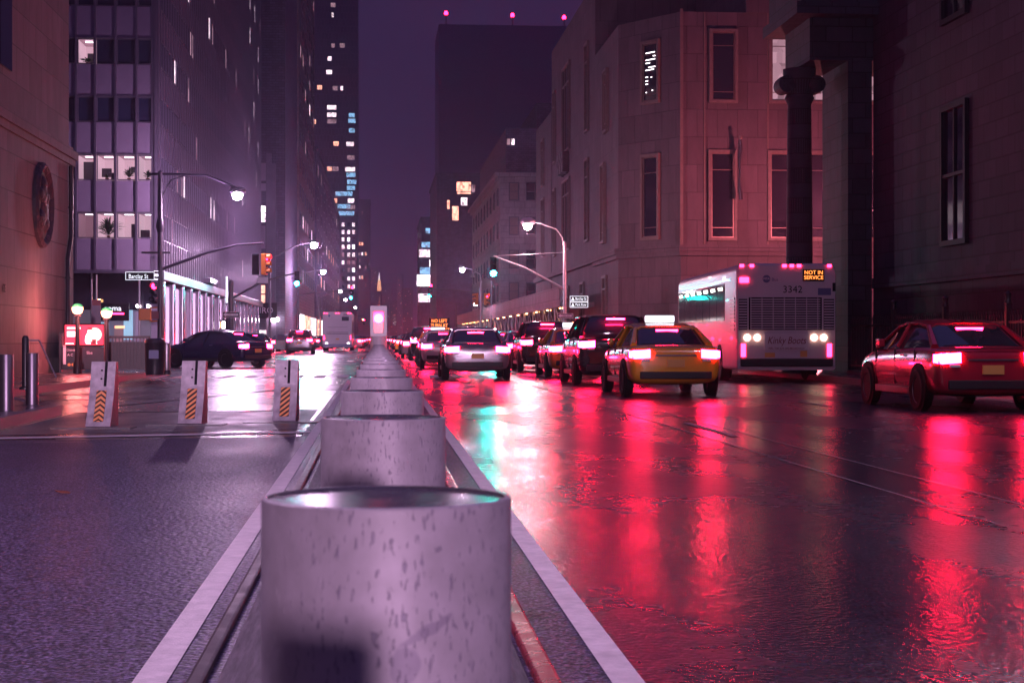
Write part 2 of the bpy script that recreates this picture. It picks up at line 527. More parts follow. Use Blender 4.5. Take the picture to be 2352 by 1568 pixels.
# ------------------------------------------------------------------ ground, road, pavements
struct(MB().box(-4000, 4000, -600, 7000, -.6, -.012).build('ground', 'far_ground'))
struct(MB().face([(-120, -200, 0), (.0, -200, 0), (.0, 1500, 0), (-120, 1500, 0)]).face([(0, -200, 0), (130, -200, 0), (130, 1500, 0), (0, 1500, 0)]).build('road', 'asphalt'))
m = MB()
m.face([(-4.7, -30, .0045), (-.80, -30, .0045), (-.80, 19.9, .0045), (-4.7, 19.3, .0045)])
struct(m.build('left_lane', 'asphalt_rough'))
struct(MB().face([(-.895, -30, .0035), (.89, -30, .0035), (.89, 47.5, .0035), (-.895, 47.5, .0035)]).build('median_asphalt', 'asphalt_rough'))
def pavement(name, poly, z=.14):
    o = struct(MB().prism(poly, -.01, z).build(name, 'paving', bevel=.02))
    return o
pavement('pavement', [(-9.6, -60), (-4.75, -60), (-4.75, 26.0), (-4.95, 27.0), (-5.5, 27.6), (-7.2, 32.5), (-6.9, 40), (-6.5, 54), (-7.2, 57), (-9.0, 58.2), (-60, 58.2), (-60, 54.7), (-9.6, 54.7)])
pavement('pavement_far_left', [(-60, 82.5), (-11, 82.5), (-9.4, 83.4), (-8.7, 86), (-8.7, 700), (-60, 700)])
pavement('pavement_right', [(11.9, -60), (45, -60), (45, 58), (13.5, 58), (12.3, 57), (11.9, 55)])
pavement('pavement_far_right', [(13, 86), (60, 86), (60, 700), (11.4, 700), (11.4, 88), (11.9, 86.6)])
# granite kerbs proud of the paving edge
m = MB()
for a, b in (((-4.75, -60), (-4.75, 26.0)), ((-4.95, 27.0), (-4.75, 26.0)), ((-5.5, 27.6), (-4.95, 27.0)), ((-7.2, 32.5), (-5.5, 27.6)), ((-6.9, 40), (-7.2, 32.5)), ((-6.5, 54), (-6.9, 40)), ((-7.2, 57), (-6.5, 54)), ((-9, 58.2), (-7.2, 57))):
    d = (Vector(b) - Vector(a)).normalized(); nn = Vector((-d.y, d.x)) * .15
    if nn.x > 0 and a[0] != b[0] and abs(d.x) < .9 and nn.x > 0: nn = -nn
    if nn.x > 0: nn = -nn
    a, b = Vector(a), Vector(b)
    out = -nn * .12
    m.loft([[(*(a + out), -.01), (*(a + nn), -.01), (*(a + nn), .147), (*(a + out), .147)], [(*(b + out), -.01), (*(b + nn), -.01), (*(b + nn), .147), (*(b + out), .147)]])
struct(m.build('kerb', 'granite'))
m = MB()
m.box(11.78, 11.93, -60, 55, -.01, .147); m.box(11.28, 11.43, 88, 700, -.01, .147)
struct(m.build('kerb_right', 'granite'))
m = MB(); m.box(-8.73, -8.58, 86, 700, -.01, .147)
struct(m.build('kerb_far_left', 'granite'))
# painted markings
Z1, Z2 = .008, .012
m = MB()
def strip(mb, x0, x1, y0, y1, z, k=0.0):
    mb.face([(x0, y0, z), (x1, y0 + k, z), (x1, y1 + k, z), (x0, y1, z)])
for i in range(24):
    y = -4 + i * 2.2
    if y > 46: break
    strip(m, -.815, -.70, y, y + 2.2, Z1); strip(m, .775, .885, y, y + 2.2, Z1)
struct(m.build('edge_line', 'line_paint'))
m = MB(); m.face([(-4.62, 19.55, Z1), (-.82, 20.6, Z1), (-.82, 20.95, Z1), (-4.62, 19.85, Z1)])
struct(m.build('stop_line', 'line_paint'))
m = MB()
m.face([(-4.62, 18.75, Z1), (-3.2, 19.0, Z1), (-3.2, 19.1, Z1), (-4.62, 18.85, Z1)])
for i in range(12): strip(m, 4.1, 4.2, 19.5 + i * 12, 22.7 + i * 12, Z1)
for i in range(12): strip(m, 7.5, 7.6, 16 + i * 12, 19.5 + i * 12, Z1)
m.face([(3.80, 9, Z1), (3.82, 9, Z1), (3.70, 44, Z1), (3.66, 44, Z1)])
m.face([(4.42, 7, Z1), (4.435, 7, Z1), (4.3, 46, Z1), (4.27, 46, Z1)])
m.face([(-4.6, 28.2, Z1), (-2.2, 37.5, Z1), (-2.3, 37.7, Z1), (-4.6, 28.7, Z1)])
for y in (31.5, 34.5): m.face([(-7, y, Z1), (-4.2, y + 1.2, Z1), (-4.2, y + 1.45, Z1), (-7, y + .3, Z1)])
struct(m.build('lane_line', 'old_paint'))
m = MB()
x = -8.0
while x < 11.5:
    if not -.9 < x < .9: strip(m, x, x + .34, 49.0, 52.4, Z1)
    x += .68
x = -8.3
while x < 11.0:
    strip(m, x, x + .34, 83.0, 86.6, Z1); x += .75
struct(m.build('crosswalk', 'line_paint'))
struct(MB().face([(-4.62, 20.4, .004), (-.95, 21.5, .004), (-.95, 27.0, .004), (-4.62, 26.2, .004)]).build('barrier_pad', 'concrete'))
struct(MB().face([(-4.62, 26.25, .006), (-.95, 27.05, .006), (-.95, 27.3, .006), (-4.62, 26.5, .006)]).build('drain_slot', 'black'))
# median strip that carries the bollards
m = MB(); m.box(-.53, -.30, -3, 47, -.01, .020); m.box(-.28, .0, -3, 47, -.01, .016); m.box(.02, .27, -3, 47, -.01, .016); m.box(.29, .50, -3, 47, -.01, .020)
struct(m.build('median_planks', 'plank', bevel=.006))
m = MB(); m.box(-.63, -.57, -3, 47, -.01, .028)
struct(m.build('median_edge', 'steel_edge', bevel=.012))
m = MB(); m.box(.52, .60, -3, 47, -.01, .032)
struct(m.build('median_edge_right', 'red_edge', bevel=.012))

# ------------------------------------------------------------------ bollards on the median
HB, RB, DZ = .985, .13, 1.78
def bollard_mesh(r, h, seg=64):
    w = MB().lathe([(r, .0), (r, h - .004), (r - .001, h - .0012), (r - .003, h), (r - .006, h)], seg, cap=False)
    l = MB().lathe([(r - .0062, h - .0002), (r - .007, h - .002), (r * .5, h - .002), (0, h - .002)], seg, cap=False)
    return w, l
w, l = bollard_mesh(RB, HB, 96)
body_me = w.mesh('shell', 'bollard_steel', 35); lid_me = l.mesh('lid', 'bollard_lid', 20)
st_me = body_me.copy(); st_me.materials.clear(); st_me.materials.append(M['bollard_stained'])
flange = MB().lathe([(RB + .05, .03), (RB + .05, .045), (RB + .01, .06), (RB, .06)], 48).mesh('base_flange', 'steel_edge', 35)
words = ['nearest', 'second', 'third', 'fourth', 'fifth', 'sixth', 'seventh', 'eighth']
for i in range(0, 25):
    if i == 0: lab = 'bare steel bollard straight under the lens, its shadow on the next one'
    elif i == 1: lab = 'largest nearest steel bollard in the median row, with a smeared stain'
    elif i <= 8: lab = 'steel bollard in the median row, %s from the front' % words[i - 1]
    else: lab = 'small far steel bollard near the red lamp post end of the row'
    o = thing('bollard', lab, 'bollard', ((.004 + .0012 * i) * 1.78 if i < 8 else .018, DZ * i, 0), rnd.random() * 0, 'steel bollards in a row along the median')
    link('shell', st_me if i == 1 else body_me, o); link('lid', lid_me, o); link('base_flange', flange, o)

# two slim bollards on the left pavement
w, l = bollard_mesh(.095, .78, 40)
bm1 = w.mesh('shell', 'dull_steel', 35); lm1 = l.mesh('lid', 'bollard_lid', 20)
for x, y, lab in ((P(15, 0, 24.2)[0], 24.2, 'slim silver bollard cut by the left edge, on the kerb corner'), (P(74, 0, 26.3)[0], 26.3, 'slim silver bollard on the left kerb corner beside the dark post')):
    o = thing('slim_bollard', lab, 'bollard', (x, y, .14), 0, 'slim silver bollards on the kerb corner')
    link('shell', bm1, o); link('lid', lm1, o)
o = thing('dark_post', 'short dark round post behind the slim silver bollards', 'post', (-6.9, 34.0, .14))
MB().lathe([(.07, 0), (.07, 1.0), (.05, 1.05), (0, 1.06)], 20).build('shaft', 'dark_iron', o, 40)
MB().lathe([(.12, 0), (.12, .04), (.08, .06)], 20).build('foot', 'dark_iron', o, 40)
o = thing('handrail', 'slanting steel handrail by the stone building', 'handrail', (-8.7, 44.5, .14))
MB().tube([(-.25, 0, .95), (0, 0, .95), (.02, 0, .94), (.5, -.3, 0)], .022).build('rail', 'galvanised', o, 40)
MB().tube([(-.25, 0, .95), (-.25, 0, 0)], .022).build('upright', 'galvanised', o, 40)

# red signal pillar at the end of the bollards
o = thing('signal_pillar', 'pale pillar with a glowing red lamp at the end of the bollard row', 'signal pillar', (.018, 46.3, 0))
m = MB()
m.lathe([(.225, 0), (.225, 1.17), (.215, 1.20)], 32)
m.build('pedestal', 'white_paint', o, 40)
m = MB()
m.box(-.225, -.135, -.22, .22, 1.20, 2.02); m.box(.135, .225, -.22, .22, 1.20, 2.02)
m.box(-.135, .135, -.22, .22, 1.86, 2.02); m.box(-.135, .135, -.22, .22, 1.20, 1.28); m.box(-.135, .135, -.02, .22, 1.28, 1.86)
m.build('housing', 'white_paint', o)
MB().box(-.132, .132, -.05, -.022, 1.285, 1.60).build('red_panel', 'booth_red', o)
MB().lathe([(.115, -.16), (.125, -.10), (.125, -.022)], 28, (0, 0, 1.68), 'y').build('red_lens', 'red_booth', o, 40)
MB().box(-.15, .15, -.30, -.225, 1.865, 1.89).build('visor', 'white_paint', o, bevel=.005)

# three wedge barriers
def barrier(x, y, lab, chevron):
    o = thing('wedge_barrier', lab, 'barrier', (x, y, 0), R(-4), 'wedge barriers across the left lane')
    prof = [(-.16, .0), (-.06, .16), (.03, .34), (.10, .50), (.20, .84), (.34, .84), (.36, .5), (.34, 0)]
    w2 = .155
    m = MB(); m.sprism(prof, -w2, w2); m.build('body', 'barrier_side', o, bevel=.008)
    def skin(a, b, x0, x1, off, name, mt, sub=1):
        (y0, z0), (y1, z1) = a, b
        d = Vector((0, y1 - y0, z1 - z0)).normalized(); nn = Vector((0, -d.z, d.y)) * off
        q = MB()
        p = [Vector((x0, y0, z0)), Vector((x1, y0, z0)), Vector((x1, y1, z1)), Vector((x0, y1, z1))]
        q.loft([[v + nn * .1 for v in p], [v + nn for v in p]])
        return q.build(name, mt, o)
    skin(prof[3], prof[4], -w2 - .004, w2 + .004, .012, 'upper_plate', 'barrier_paint')
    m = MB()
    for a, b in zip(prof[:3], prof[1:4]):
        d = Vector((0, b[0] - a[0], b[1] - a[1])).normalized(); nn = Vector((0, -d.z, d.y)) * .012
        p = [Vector((-w2 - .004, *a)), Vector((w2 + .004, *a)), Vector((w2 + .004, *b)), Vector((-w2 - .004, *b))]
        m.loft([[v + nn * .1 for v in p], [v + nn for v in p]])
    m.build('lower_plate', 'barrier_paint', o)
    skin((.105, .52), (.198, .838), .02, .055, .017, 'slot', 'black')
    for (yy, zz) in ((.135, .62), (.165, .73)): MB().lathe([(.012, -.02), (.012, 0)], 10, (-.015, yy - .004, zz), 'y').build('bolt_hole', 'black', o)
    # striped panel following the lower curve
    def pt(xx, t):                       # t 0..1 up the lower face
        pr = prof[:4]
        L = [math.dist(a, b) for a, b in zip(pr, pr[1:])]
        s_ = t * sum(L)
        for (a, b), q in zip(zip(pr, pr[1:]), L):
            if s_ <= q + 1e-6:
                f = s_ / q; d = Vector((0, b[0] - a[0], b[1] - a[1])).normalized(); nn = Vector((0, -d.z, d.y)) * .018
                return Vector((xx, a[0] + (b[0] - a[0]) * f, a[1] + (b[1] - a[1]) * f)) + nn
            s_ -= q
        return pt(xx, .9999)
    def panel(x0, x1, fa, fb, mb, off):
        for i in range(4):
            xa, xb = x0 + (x1 - x0) * i / 4, x0 + (x1 - x0) * (i + 1) / 4
            cl = lambda v: min(.93, max(.14, v))
            a0, a1, b0, b1 = cl(fa(xa)), cl(fa(xb)), cl(fb(xa)), cl(fb(xb))
            if b0 - a0 < .004 and b1 - a1 < .004: continue
            q = [pt(xa, a0), pt(xb, a1), pt(xb, b1), pt(xa, b0)]
            q = [v + Vector((0, -off, 0)) for v in q]
            mb.face(q)
    mb_ = MB()
    for i in range(8): panel(-.065, .065, lambda x, i=i: .14 + .79 * i / 8, lambda x, i=i: .14 + .79 * (i + 1) / 8, mb_, 0)
    pn = mb_.build('striped_panel', 'hazard_black', o)
    ms = MB()
    for i in range(-2, 10):
        if chevron: f = lambda x, i=i: .10 + i * .125 - abs(x) * 1.45
        else: f = lambda x, i=i: .10 + i * .14 + x * 1.6
        panel(-.063, .063, f, lambda x, f=f: f(x) + .075, ms, .003)
    ms.build('stripe', 'hazard_orange', pn)
    MB().box(-.5, .5, -.55, -.12, .004, .016).build('floor_plate', 'concrete', o)
barrier(P(222, 975, 22.0)[0], 22.3, 'pale wedge barrier with orange chevron stripes, nearest the kerb', True)
barrier(P(440, 968, 23.0)[0], 23.0, 'pale wedge barrier with diagonal orange stripes, between the other two', False)
barrier(P(655, 962, 23.6)[0], 23.6, 'pale wedge barrier with diagonal orange stripes, closest to the bollards', False)

lf = MB().loft([[(0, -.06, .012), (.045, -.01, .02), (.02, .06, .014), (-.02, .06, .03), (-.045, -.01, .016)], [(0, -.06, .016), (.045, -.01, .024), (.02, .06, .018), (-.02, .06, .034), (-.045, -.01, .02)]]).build('fallen_leaf', 'dead_leaf', None, loc=(P(145, 1128, 12.7)[0], 12.7, 0), rz=1.2)
tag(lf, 'small dead leaf lying on the left lane', 'leaf')

# ------------------------------------------------------------------ windows and buildings
WC = {}
def win_mesh(w, h, fr, dp, frame, glass, bars=()):
    key = (round(w, 2), round(h, 2), fr, dp, frame, glass, bars)
    if key not in WC:
        m = MB()
        for x0, x1, z0, z1 in ((-w / 2, -w / 2 + fr, 0, h), (w / 2 - fr, w / 2, 0, h), (-w / 2 + fr, w / 2 - fr, 0, fr), (-w / 2 + fr, w / 2 - fr, h - fr, h)):
            m.box(x0, x1, -dp, .02, z0, z1)
        for kind, f in bars:
            if kind == 'h': m.box(-w / 2 + fr, w / 2 - fr, -dp * .7, .01, h * f - fr * .3, h * f + fr * .3)
            else: m.box(w * f - fr * .3, w * f + fr * .3, -dp * .6, .0, fr, h - fr)
        m.face([(-w / 2 + fr, -.012, fr), (w / 2 - fr, -.012, fr), (w / 2 - fr, -.012, h - fr), (-w / 2 + fr, -.012, h - fr)], 1)
        WC[key] = m.mesh('window', [frame, glass])
    return WC[key]
def win(parent, x, y, z, w, h, rz=0, frame='dark_frame', glass='dark_glass', fr=.06, dp=.06, bars=()):
    return link('window', win_mesh(w, h, fr, dp, frame, glass, bars), parent, (x, y, z), rz)
GRP = 'buildings along the street'

# stone building, far left
o = thing('stone_building', 'pale stone building at the left edge with a round relief', 'building', (0, 0, 0), 0, GRP)
MB().box(-45, -9.6, -40, 54.6, 0, 6.55).build('wall', 'limestone_left', o)
MB().box(-45, -9.72, -40, 54.5, 7.15, 30).build('upper_wall', 'limestone_left', o)
m = MB()
m.box(-45, -9.47, -40, 54.75, 6.75, 7.0); m.box(-45, -9.54, -40, 54.65, 6.55, 6.75); m.box(-45, -9.6, -40, 54.6, 7.0, 7.15)
m.build('cornice', 'limestone_left', o)
Yw = wall_y(94, -9.6)
rl = MB().lathe([(1.22, -.02), (1.22, .10), (1.12, .17), (1.02, .10), (.97, .05), (0, .05)], 64, axis='x').build('relief_medallion', 'relief', o, 35, loc=(-9.6, Yw, 4.94))
m = MB()
for (dy, dz, r) in ((0, .3, .34), (.1, -.15, .42), (-.25, -.4, .3), (.35, .25, .22), (-.4, .3, .2), (.3, -.5, .26), (0, .62, .22)):
    m.lathe([(r, 0), (r * .9, .05), (r * .6, .10), (r * .2, .13), (0, .135)], 20, (.045, dy, dz), 'x')
m.build('relief_figure', 'relief', rl, 60)
for yy in (45.2, 40, 34): MB().box(-9.74, -9.66, yy - .7, yy + .7, 8.2, 12.5).build('slit_window', 'dark_glass', o)
m = MB(); m.box(-9.62, -9.52, -40, 54.65, 0, .55)
m.build('plinth', 'limestone_left', o)
text('wall_lettering', 'CE', .30, 'black', o, (-9.585, wall_y(8, -9.6), 2.42), R(90))
rp = thing('drainpipe', 'dark pipe running up the end of the stone building wall', 'pipe', (-9.52, 53.2, 0))
MB().tube([(0, 0, .1), (0, 0, 3.6), (.0, .55, 4.3), (0, .55, 6.5)], .07).build('pipe', 'dark_iron', rp, 40)
for z in (1.2, 3.0, 5.2): MB().lathe([(.09, -.03), (.09, .03)], 14, (0, 0 if z < 3.6 else .55, z)).build('collar', 'dark_iron', rp, 40)

# panel and glass office tower, left
TX, TY = -11.2, 88.0
o = thing('office_tower', 'left corner office tower with lilac panels and window bands', 'building', (0, 0, 0), 0, GRP)
FH = 2.96
zr = [P(300, y, TY)[1] for y in (548, 486)]        # sill and head of the lowest window row
z_s, wh = zr[0], zr[1] - zr[0]
ztop = 42
xs = [P(u, 0, TY)[0] for u in (126, 175, 219, 266, 314, 357)]
side_end = wall_y(599, -11.2)
front_x0 = -21
m = MB()
for r in range(-1, 13):
    z0 = z_s + r * FH + wh; z1 = z_s + (r + 1) * FH
    m.box(front_x0, TX - .35, TY, TY + .3, z0, z1)
m.build('spandrel', 'spandrel', o)
m = MB()
for xx in xs: m.box(xx - .05, xx + .05, TY - .09, TY - .002, z_s - FH + wh, ztop)
for r in range(-1, 13): m.box(front_x0, TX - .35, TY - .05, TY + .25, z_s + r * FH + wh - .06, z_s + r * FH + wh - .003)
m.build('mullion', 'mullion', o)
MB().box(TX - .35, TX + .02, TY - .04, TY + .5, 0, ztop).build('corner_pier', 'mullion', o)
MB().box(front_x0, TX - .36, TY + 3.2, TY + 60, 4.5, ztop).build('core', 'black', o)
MB().box(front_x0, TX - .36, TY + .32, TY + 3.1, z_s + 7 * FH, ztop).build('floor_slab', 'black', o)
# rooms behind the lit panes of the front
def room(x0, x1, z0, h, glow, depth=2.6):
    rm = MB()
    rm.face([(x0, depth, z0), (x1, depth, z0), (x1, depth, z0 + h), (x0, depth, z0 + h)])
    rm.face([(x0, .1, z0), (x0, depth, z0), (x0, depth, z0 + h), (x0, .1, z0 + h)])
    rm.face([(x1, .1, z0), (x1, depth, z0), (x1, depth, z0 + h), (x1, .1, z0 + h)])
    q = rm.build('room', glow, o, loc=(0, TY, 0))
    c = MB(); c.face([(x0, .1, z0 + h + .01), (x1, .1, z0 + h + .01), (x1, depth, z0 + h + .01), (x0, depth, z0 + h + .01)]); c.build('ceiling', 'room_glow_dim' if glow != 'black' else 'black', q)
    if glow in ('room_glow', 'room_glow_dim'):
        t = MB(); t.box(x0 + .25, x1 - .25, .9, 1.15, z0 + h - .06, z0 + h - .02); t.build('ceiling_lamp', 'tube_light', q)
    return q
lit = {(0, 0): 'room_glow_dim', (0, 1): 'room_glow', (0, 2): 'room_glow', (0, 3): 'room_glow', (1, 0): 'room_glow', (1, 1): 'room_glow', (1, 2): 'room_glow', (1, 3): 'room_glow', (3, 0): 'room_glow'}
for r in range(0, 7):
    z0 = z_s + r * FH
    for c in range(4):
        xa, xb = xs[c + 1] + .05, xs[c + 2] - .05
        wn_ = win(o, (xa + xb) / 2, TY + .10, z0 + .02, xb - xa - .01, wh - .09, 0, 'mullion', 'pane' if (r, c) in lit else 'blue_glass', .05, .07)
        if (r, c) in lit: room(xa, xb, z0, wh - .05, lit[(r, c)])
    win(o, (xs[0] + xs[1]) / 2, TY + .10, z0 + .02, 1.0, wh - .09, 0, 'mullion', 'blue_glass', .05, .07)
# furniture silhouettes in the lit rooms
m = MB()
q0, q1 = xs[1], xs[2]
m.box(q0 + .1, q0 + .8, 1.6, 1.9, z_s + FH, z_s + FH + 1.1); m.box(xs[2] + .1, xs[2] + .6, 1.4, 1.5, z_s + FH + .3, z_s + FH + .75)
m.box(xs[3] + .55, xs[3] + .75, 1.5, 1.6, z_s + FH + .55, z_s + FH + .85); m.box(xs[2] + .7, xs[2] + .86, .6, .7, z_s + FH + .1, z_s + FH + .45)
m.box(xs[3] + .65, xs[3] + .9, .9, 1.9, z_s, z_s + .8); m.box(xs[4] + .06, xs[4] + .5, 1.0, 1.3, z_s + .05, z_s + .5); m.box(xs[1] + .3, xs[1] + .7, 1.6, 1.7, z_s + 3 * FH + .3, z_s + 3 * FH + .8)
m.build('furniture', 'dark_frame', o, loc=(0, TY, 0))
def potted(x, z, h, lab, seed, spread=.3, n=60):
    t = thing('potted_plant', lab, 'plant', (x, TY + .62, z), 0, 'plants in the lit office windows')
    g = random.Random(seed)
    MB().lathe([(.07, 0), (.10, .16), (.11, .16), (.09, .15), (0, .15)], 14).build('pot', 'clay', t, 40)
    m = MB()
    for i in range(n):
        a = g.random() * 6.28; el = g.uniform(.3, 1.4); L = g.uniform(.3, 1) * h
        base = Vector((0, 0, .15 + g.random() * h * .35)); d = Vector((math.cos(a) * math.cos(el) * spread / .3, math.sin(a) * .5 * math.cos(el), math.sin(el)))
        tip = base + d * L * .8 - Vector((0, 0, .12 * L)); midp = base + d * L * .5
        w = Vector((-math.sin(a), math.cos(a), .4)).normalized() * .035
        m.face([base, midp + w, tip, midp - w])
    m.build('leaves', 'leaf_green', t)
potted((xs[4] + xs[5]) / 2, z_s + FH + .02, .55, 'spiky green potted plant in the rightmost lit window of the upper lit row', 1, .35, 40)
potted((xs[3] + xs[4]) / 2 + .05, z_s + FH + .02, .72, 'tall bushy potted plant in the second lit window from the corner', 2, .25, 60)
potted((xs[2] + xs[3]) / 2 - .02, z_s + FH + .02, .28, 'low green plant on the sill of the upper lit office row', 3, .5, 40)
potted((xs[2] + xs[3]) / 2 + .05, z_s + .02, 1.15, 'tall leafy plant filling a lit window of the lower office row', 4, .34, 170)
potted((xs[1] + xs[2]) / 2, z_s + 3 * FH + .02, .34, 'leafy plant along the sill of the highest lit office window', 5, .7, 70)
# long side along the street
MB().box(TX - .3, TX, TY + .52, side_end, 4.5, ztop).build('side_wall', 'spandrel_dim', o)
colw = 1.12
ncol = int((side_end - TY - 1) / colw)
rest = []
allw = [(r, c) for r in range(0, 12) for c in range(ncol)]
allw.sort(key=lambda q: (math.hypot(q[0] * FH + 6, TY + q[1] * colw)))
glz = lambda r, c: rnd.choices(['blue_glass', 'lit_cool', 'lit_dim'], [93, 2.5, 4.5])[0]
for i, (r, c) in enumerate(allw[:100]):
    win(o, TX + .005, TY + 1.1 + c * colw, z_s + r * FH, colw - .10, wh, R(90), 'mullion', glz(r, c), .05, .05)
m = MB()
for r, c in allw[100:]:
    y, z = TY + 1.1 + c * colw, z_s + r * FH; a = colw / 2 - .05
    mi = rnd.choices([0, 1, 2], [94, 2.5 if r < 9 else 8, 3.5])[0]
    m.face([(TX + .02, y - a, z), (TX + .02, y + a, z), (TX + .02, y + a, z + wh), (TX + .02, y - a, z + wh)], mi)
stuff(m.build('window_band', ['blue_glass', 'lit_cool', 'lit_dim'], o))
m = MB()
for c in range(ncol + 1): m.box(TX + .001, TX + .09, TY + .54 + c * colw - .03, TY + .54 + c * colw + .03, 4.6, ztop)
m.build('side_mullion', 'mullion', o)
# street level of the tower
z45 = P(300, 627, TY)[1]
MB().box(front_x0, TX - .02, TY - .06, TY + .45, z45, z_s - FH + wh - .065).build('fascia', 'mullion', o)
MB().box(front_x0, TX - .4, TY + .9, TY + 1.0, 2.6, z45).build('upper_shopfront', 'dark_glass', o)
MB().box(front_x0, TX - .4, TY + 2.5, TY + 2.6, .14, 2.6).build('shopfront', 'shop_dim', o)
for u in (208, 318):
    xx = P(u, 0, TY)[0]; MB().lathe([(.05, .14), (.05, z45)], 12, (xx, TY + .3, 0)).build('front_column', 'galvanised', o, 40)
nb = 0
for k in range(17):
    y = TY + 1.0 + k * 4.4
    MB().box(TX - .25, TX + .16, y, y + .7, .14, 4.1).build('steel_pilaster', 'chrome', o, bevel=.06, bseg=3)
    MB().box(TX - .15, TX - .1, y + .72, y + 4.38, .14, 3.9).build('shop_window', ['blue_glass', 'black_gloss', 'dull_steel', 'black_gloss'][k % 4], o)
MB().box(TX - .25, TX + .22, TY + .6, side_end, 4.12, 4.62).build('steel_fascia', 'dull_steel', o, bevel=.04)
MB().box(TX + .1, TX + .5, TY + 22, TY + 27, 4.7, 5.0).build('canopy', 'chrome', o)
MB().box(TX + .24, TX + .32, TY + 36, TY + 36.6, 3.7, 5.6).build('sign_box', 'sign_white', o)
# shop interior things
for (u, v, w_, h_, mm) in ((281, 720, .9, .5, 'black'),):
    x, z = P(u, v, TY - .3)
sg = thing('shop_sign', 'dark shop sign reading roma above the corner shop', 'sign', (*P(262, 718, TY - .3)[:1], TY - .3, P(262, 712, TY)[1]))
MB().box(-.75, .75, -.05, .05, -.55, .35).build('board', 'black', sg)
text('lettering', 'roma', .40, 'sign_white', sg, (-.05, -.06, .08))
MB().box(-.3, .5, -.062, -.051, -.23, -.15).build('red_strip', 'marker', sg)
for (u0, u1, v0, v1, mi) in ((232, 250, 740, 800, 0), (262, 283, 748, 790, 2), (284, 305, 712, 780, 0), (310, 345, 715, 800, 1), (190, 225, 705, 790, 1)):
    (xa, za), (xb, zb) = P(u0, v1, TY + 2.0), P(u1, v0, TY + 2.0)
    MB().box(xa, xb, TY + 2.0, TY + 2.05, za, zb).build('shop_wall', ['shop_blue', 'shop_dim', 'room_glow_dim'][mi], o)
for u, v, w_, mm in ((275, 751, .5, 'shop_warm'), (228, 690, .14, 'lamp_orange'), (316, 703, .14, 'lamp_far'), (340, 703, .12, 'lamp_far')):
    x, z = P(u, v, TY + .5)
    MB().box(x - w_ / 2, x + w_ / 2, TY + .45, TY + .55, z - .07, z + .07).build('shop_lamp', mm, o, bevel=.03)

# generic far building: wall box plus windows as parts
def tower(name, lab, x0, x1, y0, y1, h, wall, wins, side=None, cat='building', roof=True, frame='dark_frame', trim=None):
    o = thing(name, lab, cat, (0, 0, 0), 0, GRP)
    MB().box(x0, x1, y0, y1, 0, h).build('wall', wall, o)
    if roof: MB().box(x0 - .2, x1 + .2, y0 - .2, y1 + .2, h, h + .5).build('roof', trim or wall, o)
    for (u, v, w, hh, g) in wins:
        x, z = P(u, v, y0)
        win(o, x, y0 - .02, z - hh / 2, w, hh, 0, frame, g, min(.12, w * .08), .05)
    return o
# set back block between the two towers on the left
B3 = tower('infill_block', 'narrow dark block with a pale lit stair strip beside the office tower', *[P(u, 0, 166)[0] for u in (560, 655)], 166, 190, 60, 'dark_brick', [(601, 395, 1.0, 1.9, 'spandrel'), (601, 430, 1.0, .9, 'spandrel'), (600, 488, 1.0, 1.4, 'lit_white'), (600, 500, 1.0, 1.0, 'lit_cool'), (600, 545, 1.0, 2.4, 'spandrel'), (599, 620, 1.0, 2.4, 'spandrel'), (598, 665, 1.1, 1.0, 'lit_warm'), (598, 688, 1.1, 1.2, 'lit_warm')])
for u in (618, 628):
    x = P(u, 0, 166)[0]; MB().box(x - .25, x + .25, 165.6, 165.98, 0, 18 if u == 628 else 19).build('pier', 'spandrel_dim', B3)
x, z = P(607, 713, 165)
sg = thing('restaurant_sign', 'dark sign reading EIRO on the narrow block', 'sign', (x, 165.2, z))
MB().box(-1.2, 1.2, -.05, .35, -.75, .75).build('board', 'black', sg)
text('lettering', 'EIRO', .8, 'sign_face', sg, (0, -.07, 0))
for k, (u, v) in enumerate(((625, 733), (634, 733))):
    x, z = P(u, v, 164.5)
    t = thing('wall_lamp', 'bright globe wall lamp below the EIRO sign, %s of the pair' % ('left' if k == 0 else 'right'), 'lamp', (x, 165.4, z), 0, 'wall lamps under the sign')
    MB().lathe([(.02, -.26), (.2, -.15), (.26, 0), (.2, .15), (.02, .26)], 16).build('globe', 'lamp_far', t, 60)
    MB().box(-.04, .04, .1, .55, -.05, .05).build('bracket', 'dark_iron', t)
MB().box(*[P(u, 0, 165.8)[0] for u in (590, 612)], 165.7, 165.9, .2, 1.9).build('shop_window', 'lit_cool', B3)

b = tower('brown_slab_tower', 'tall slab tower with a bare brown end wall on the left', P(655, 0, 205)[0], P(686, 0, 205)[0], 205, 256, 75, 'brown_stone', [])
side = MB()
for r in range(14):
    for c in range(7):
        if rnd.random() < .35: pass
        g = rnd.choices(['dark_glass', 'lit_dim', 'lit_cool'], [80, 14, 6])[0]
        win(b, P(686, 0, 205)[0] + .02, 209 + c * 7, 8 + r * 3.4, 3.2, 1.8, R(90), 'dark_frame', g, .1, .06)
for k in range(5):
    MB().box(P(686, 0, 205)[0] + .01, P(686, 0, 205)[0] + .3, 208 + k * 10, 214 + k * 10, .2, 4).build('shop_window', rnd.choice(['lit_cool', 'lit_white', 'lit_warm']), b)
b2 = tower('row_building', 'dim mid-height row of storeys beyond the brown slab tower', -30, -9.4, 262, 420, 30, 'dark_brick', [])
for r in range(7):
    for c in range(10):
        win(b2, -9.38, 268 + c * 15, 6 + r * 3.4, 4, 1.9, R(90), 'dark_frame', rnd.choices(['dark_glass', 'lit_dim', 'lit_warm', 'lit_cool'], [70, 15, 8, 7])[0], .12, .06)
for k in range(8): MB().box(-9.39, -9.1, 266 + k * 18, 276 + k * 18, .2, 4).build('shop_window', rnd.choice(['lit_cool', 'lit_white', 'lit_warm']), b2)

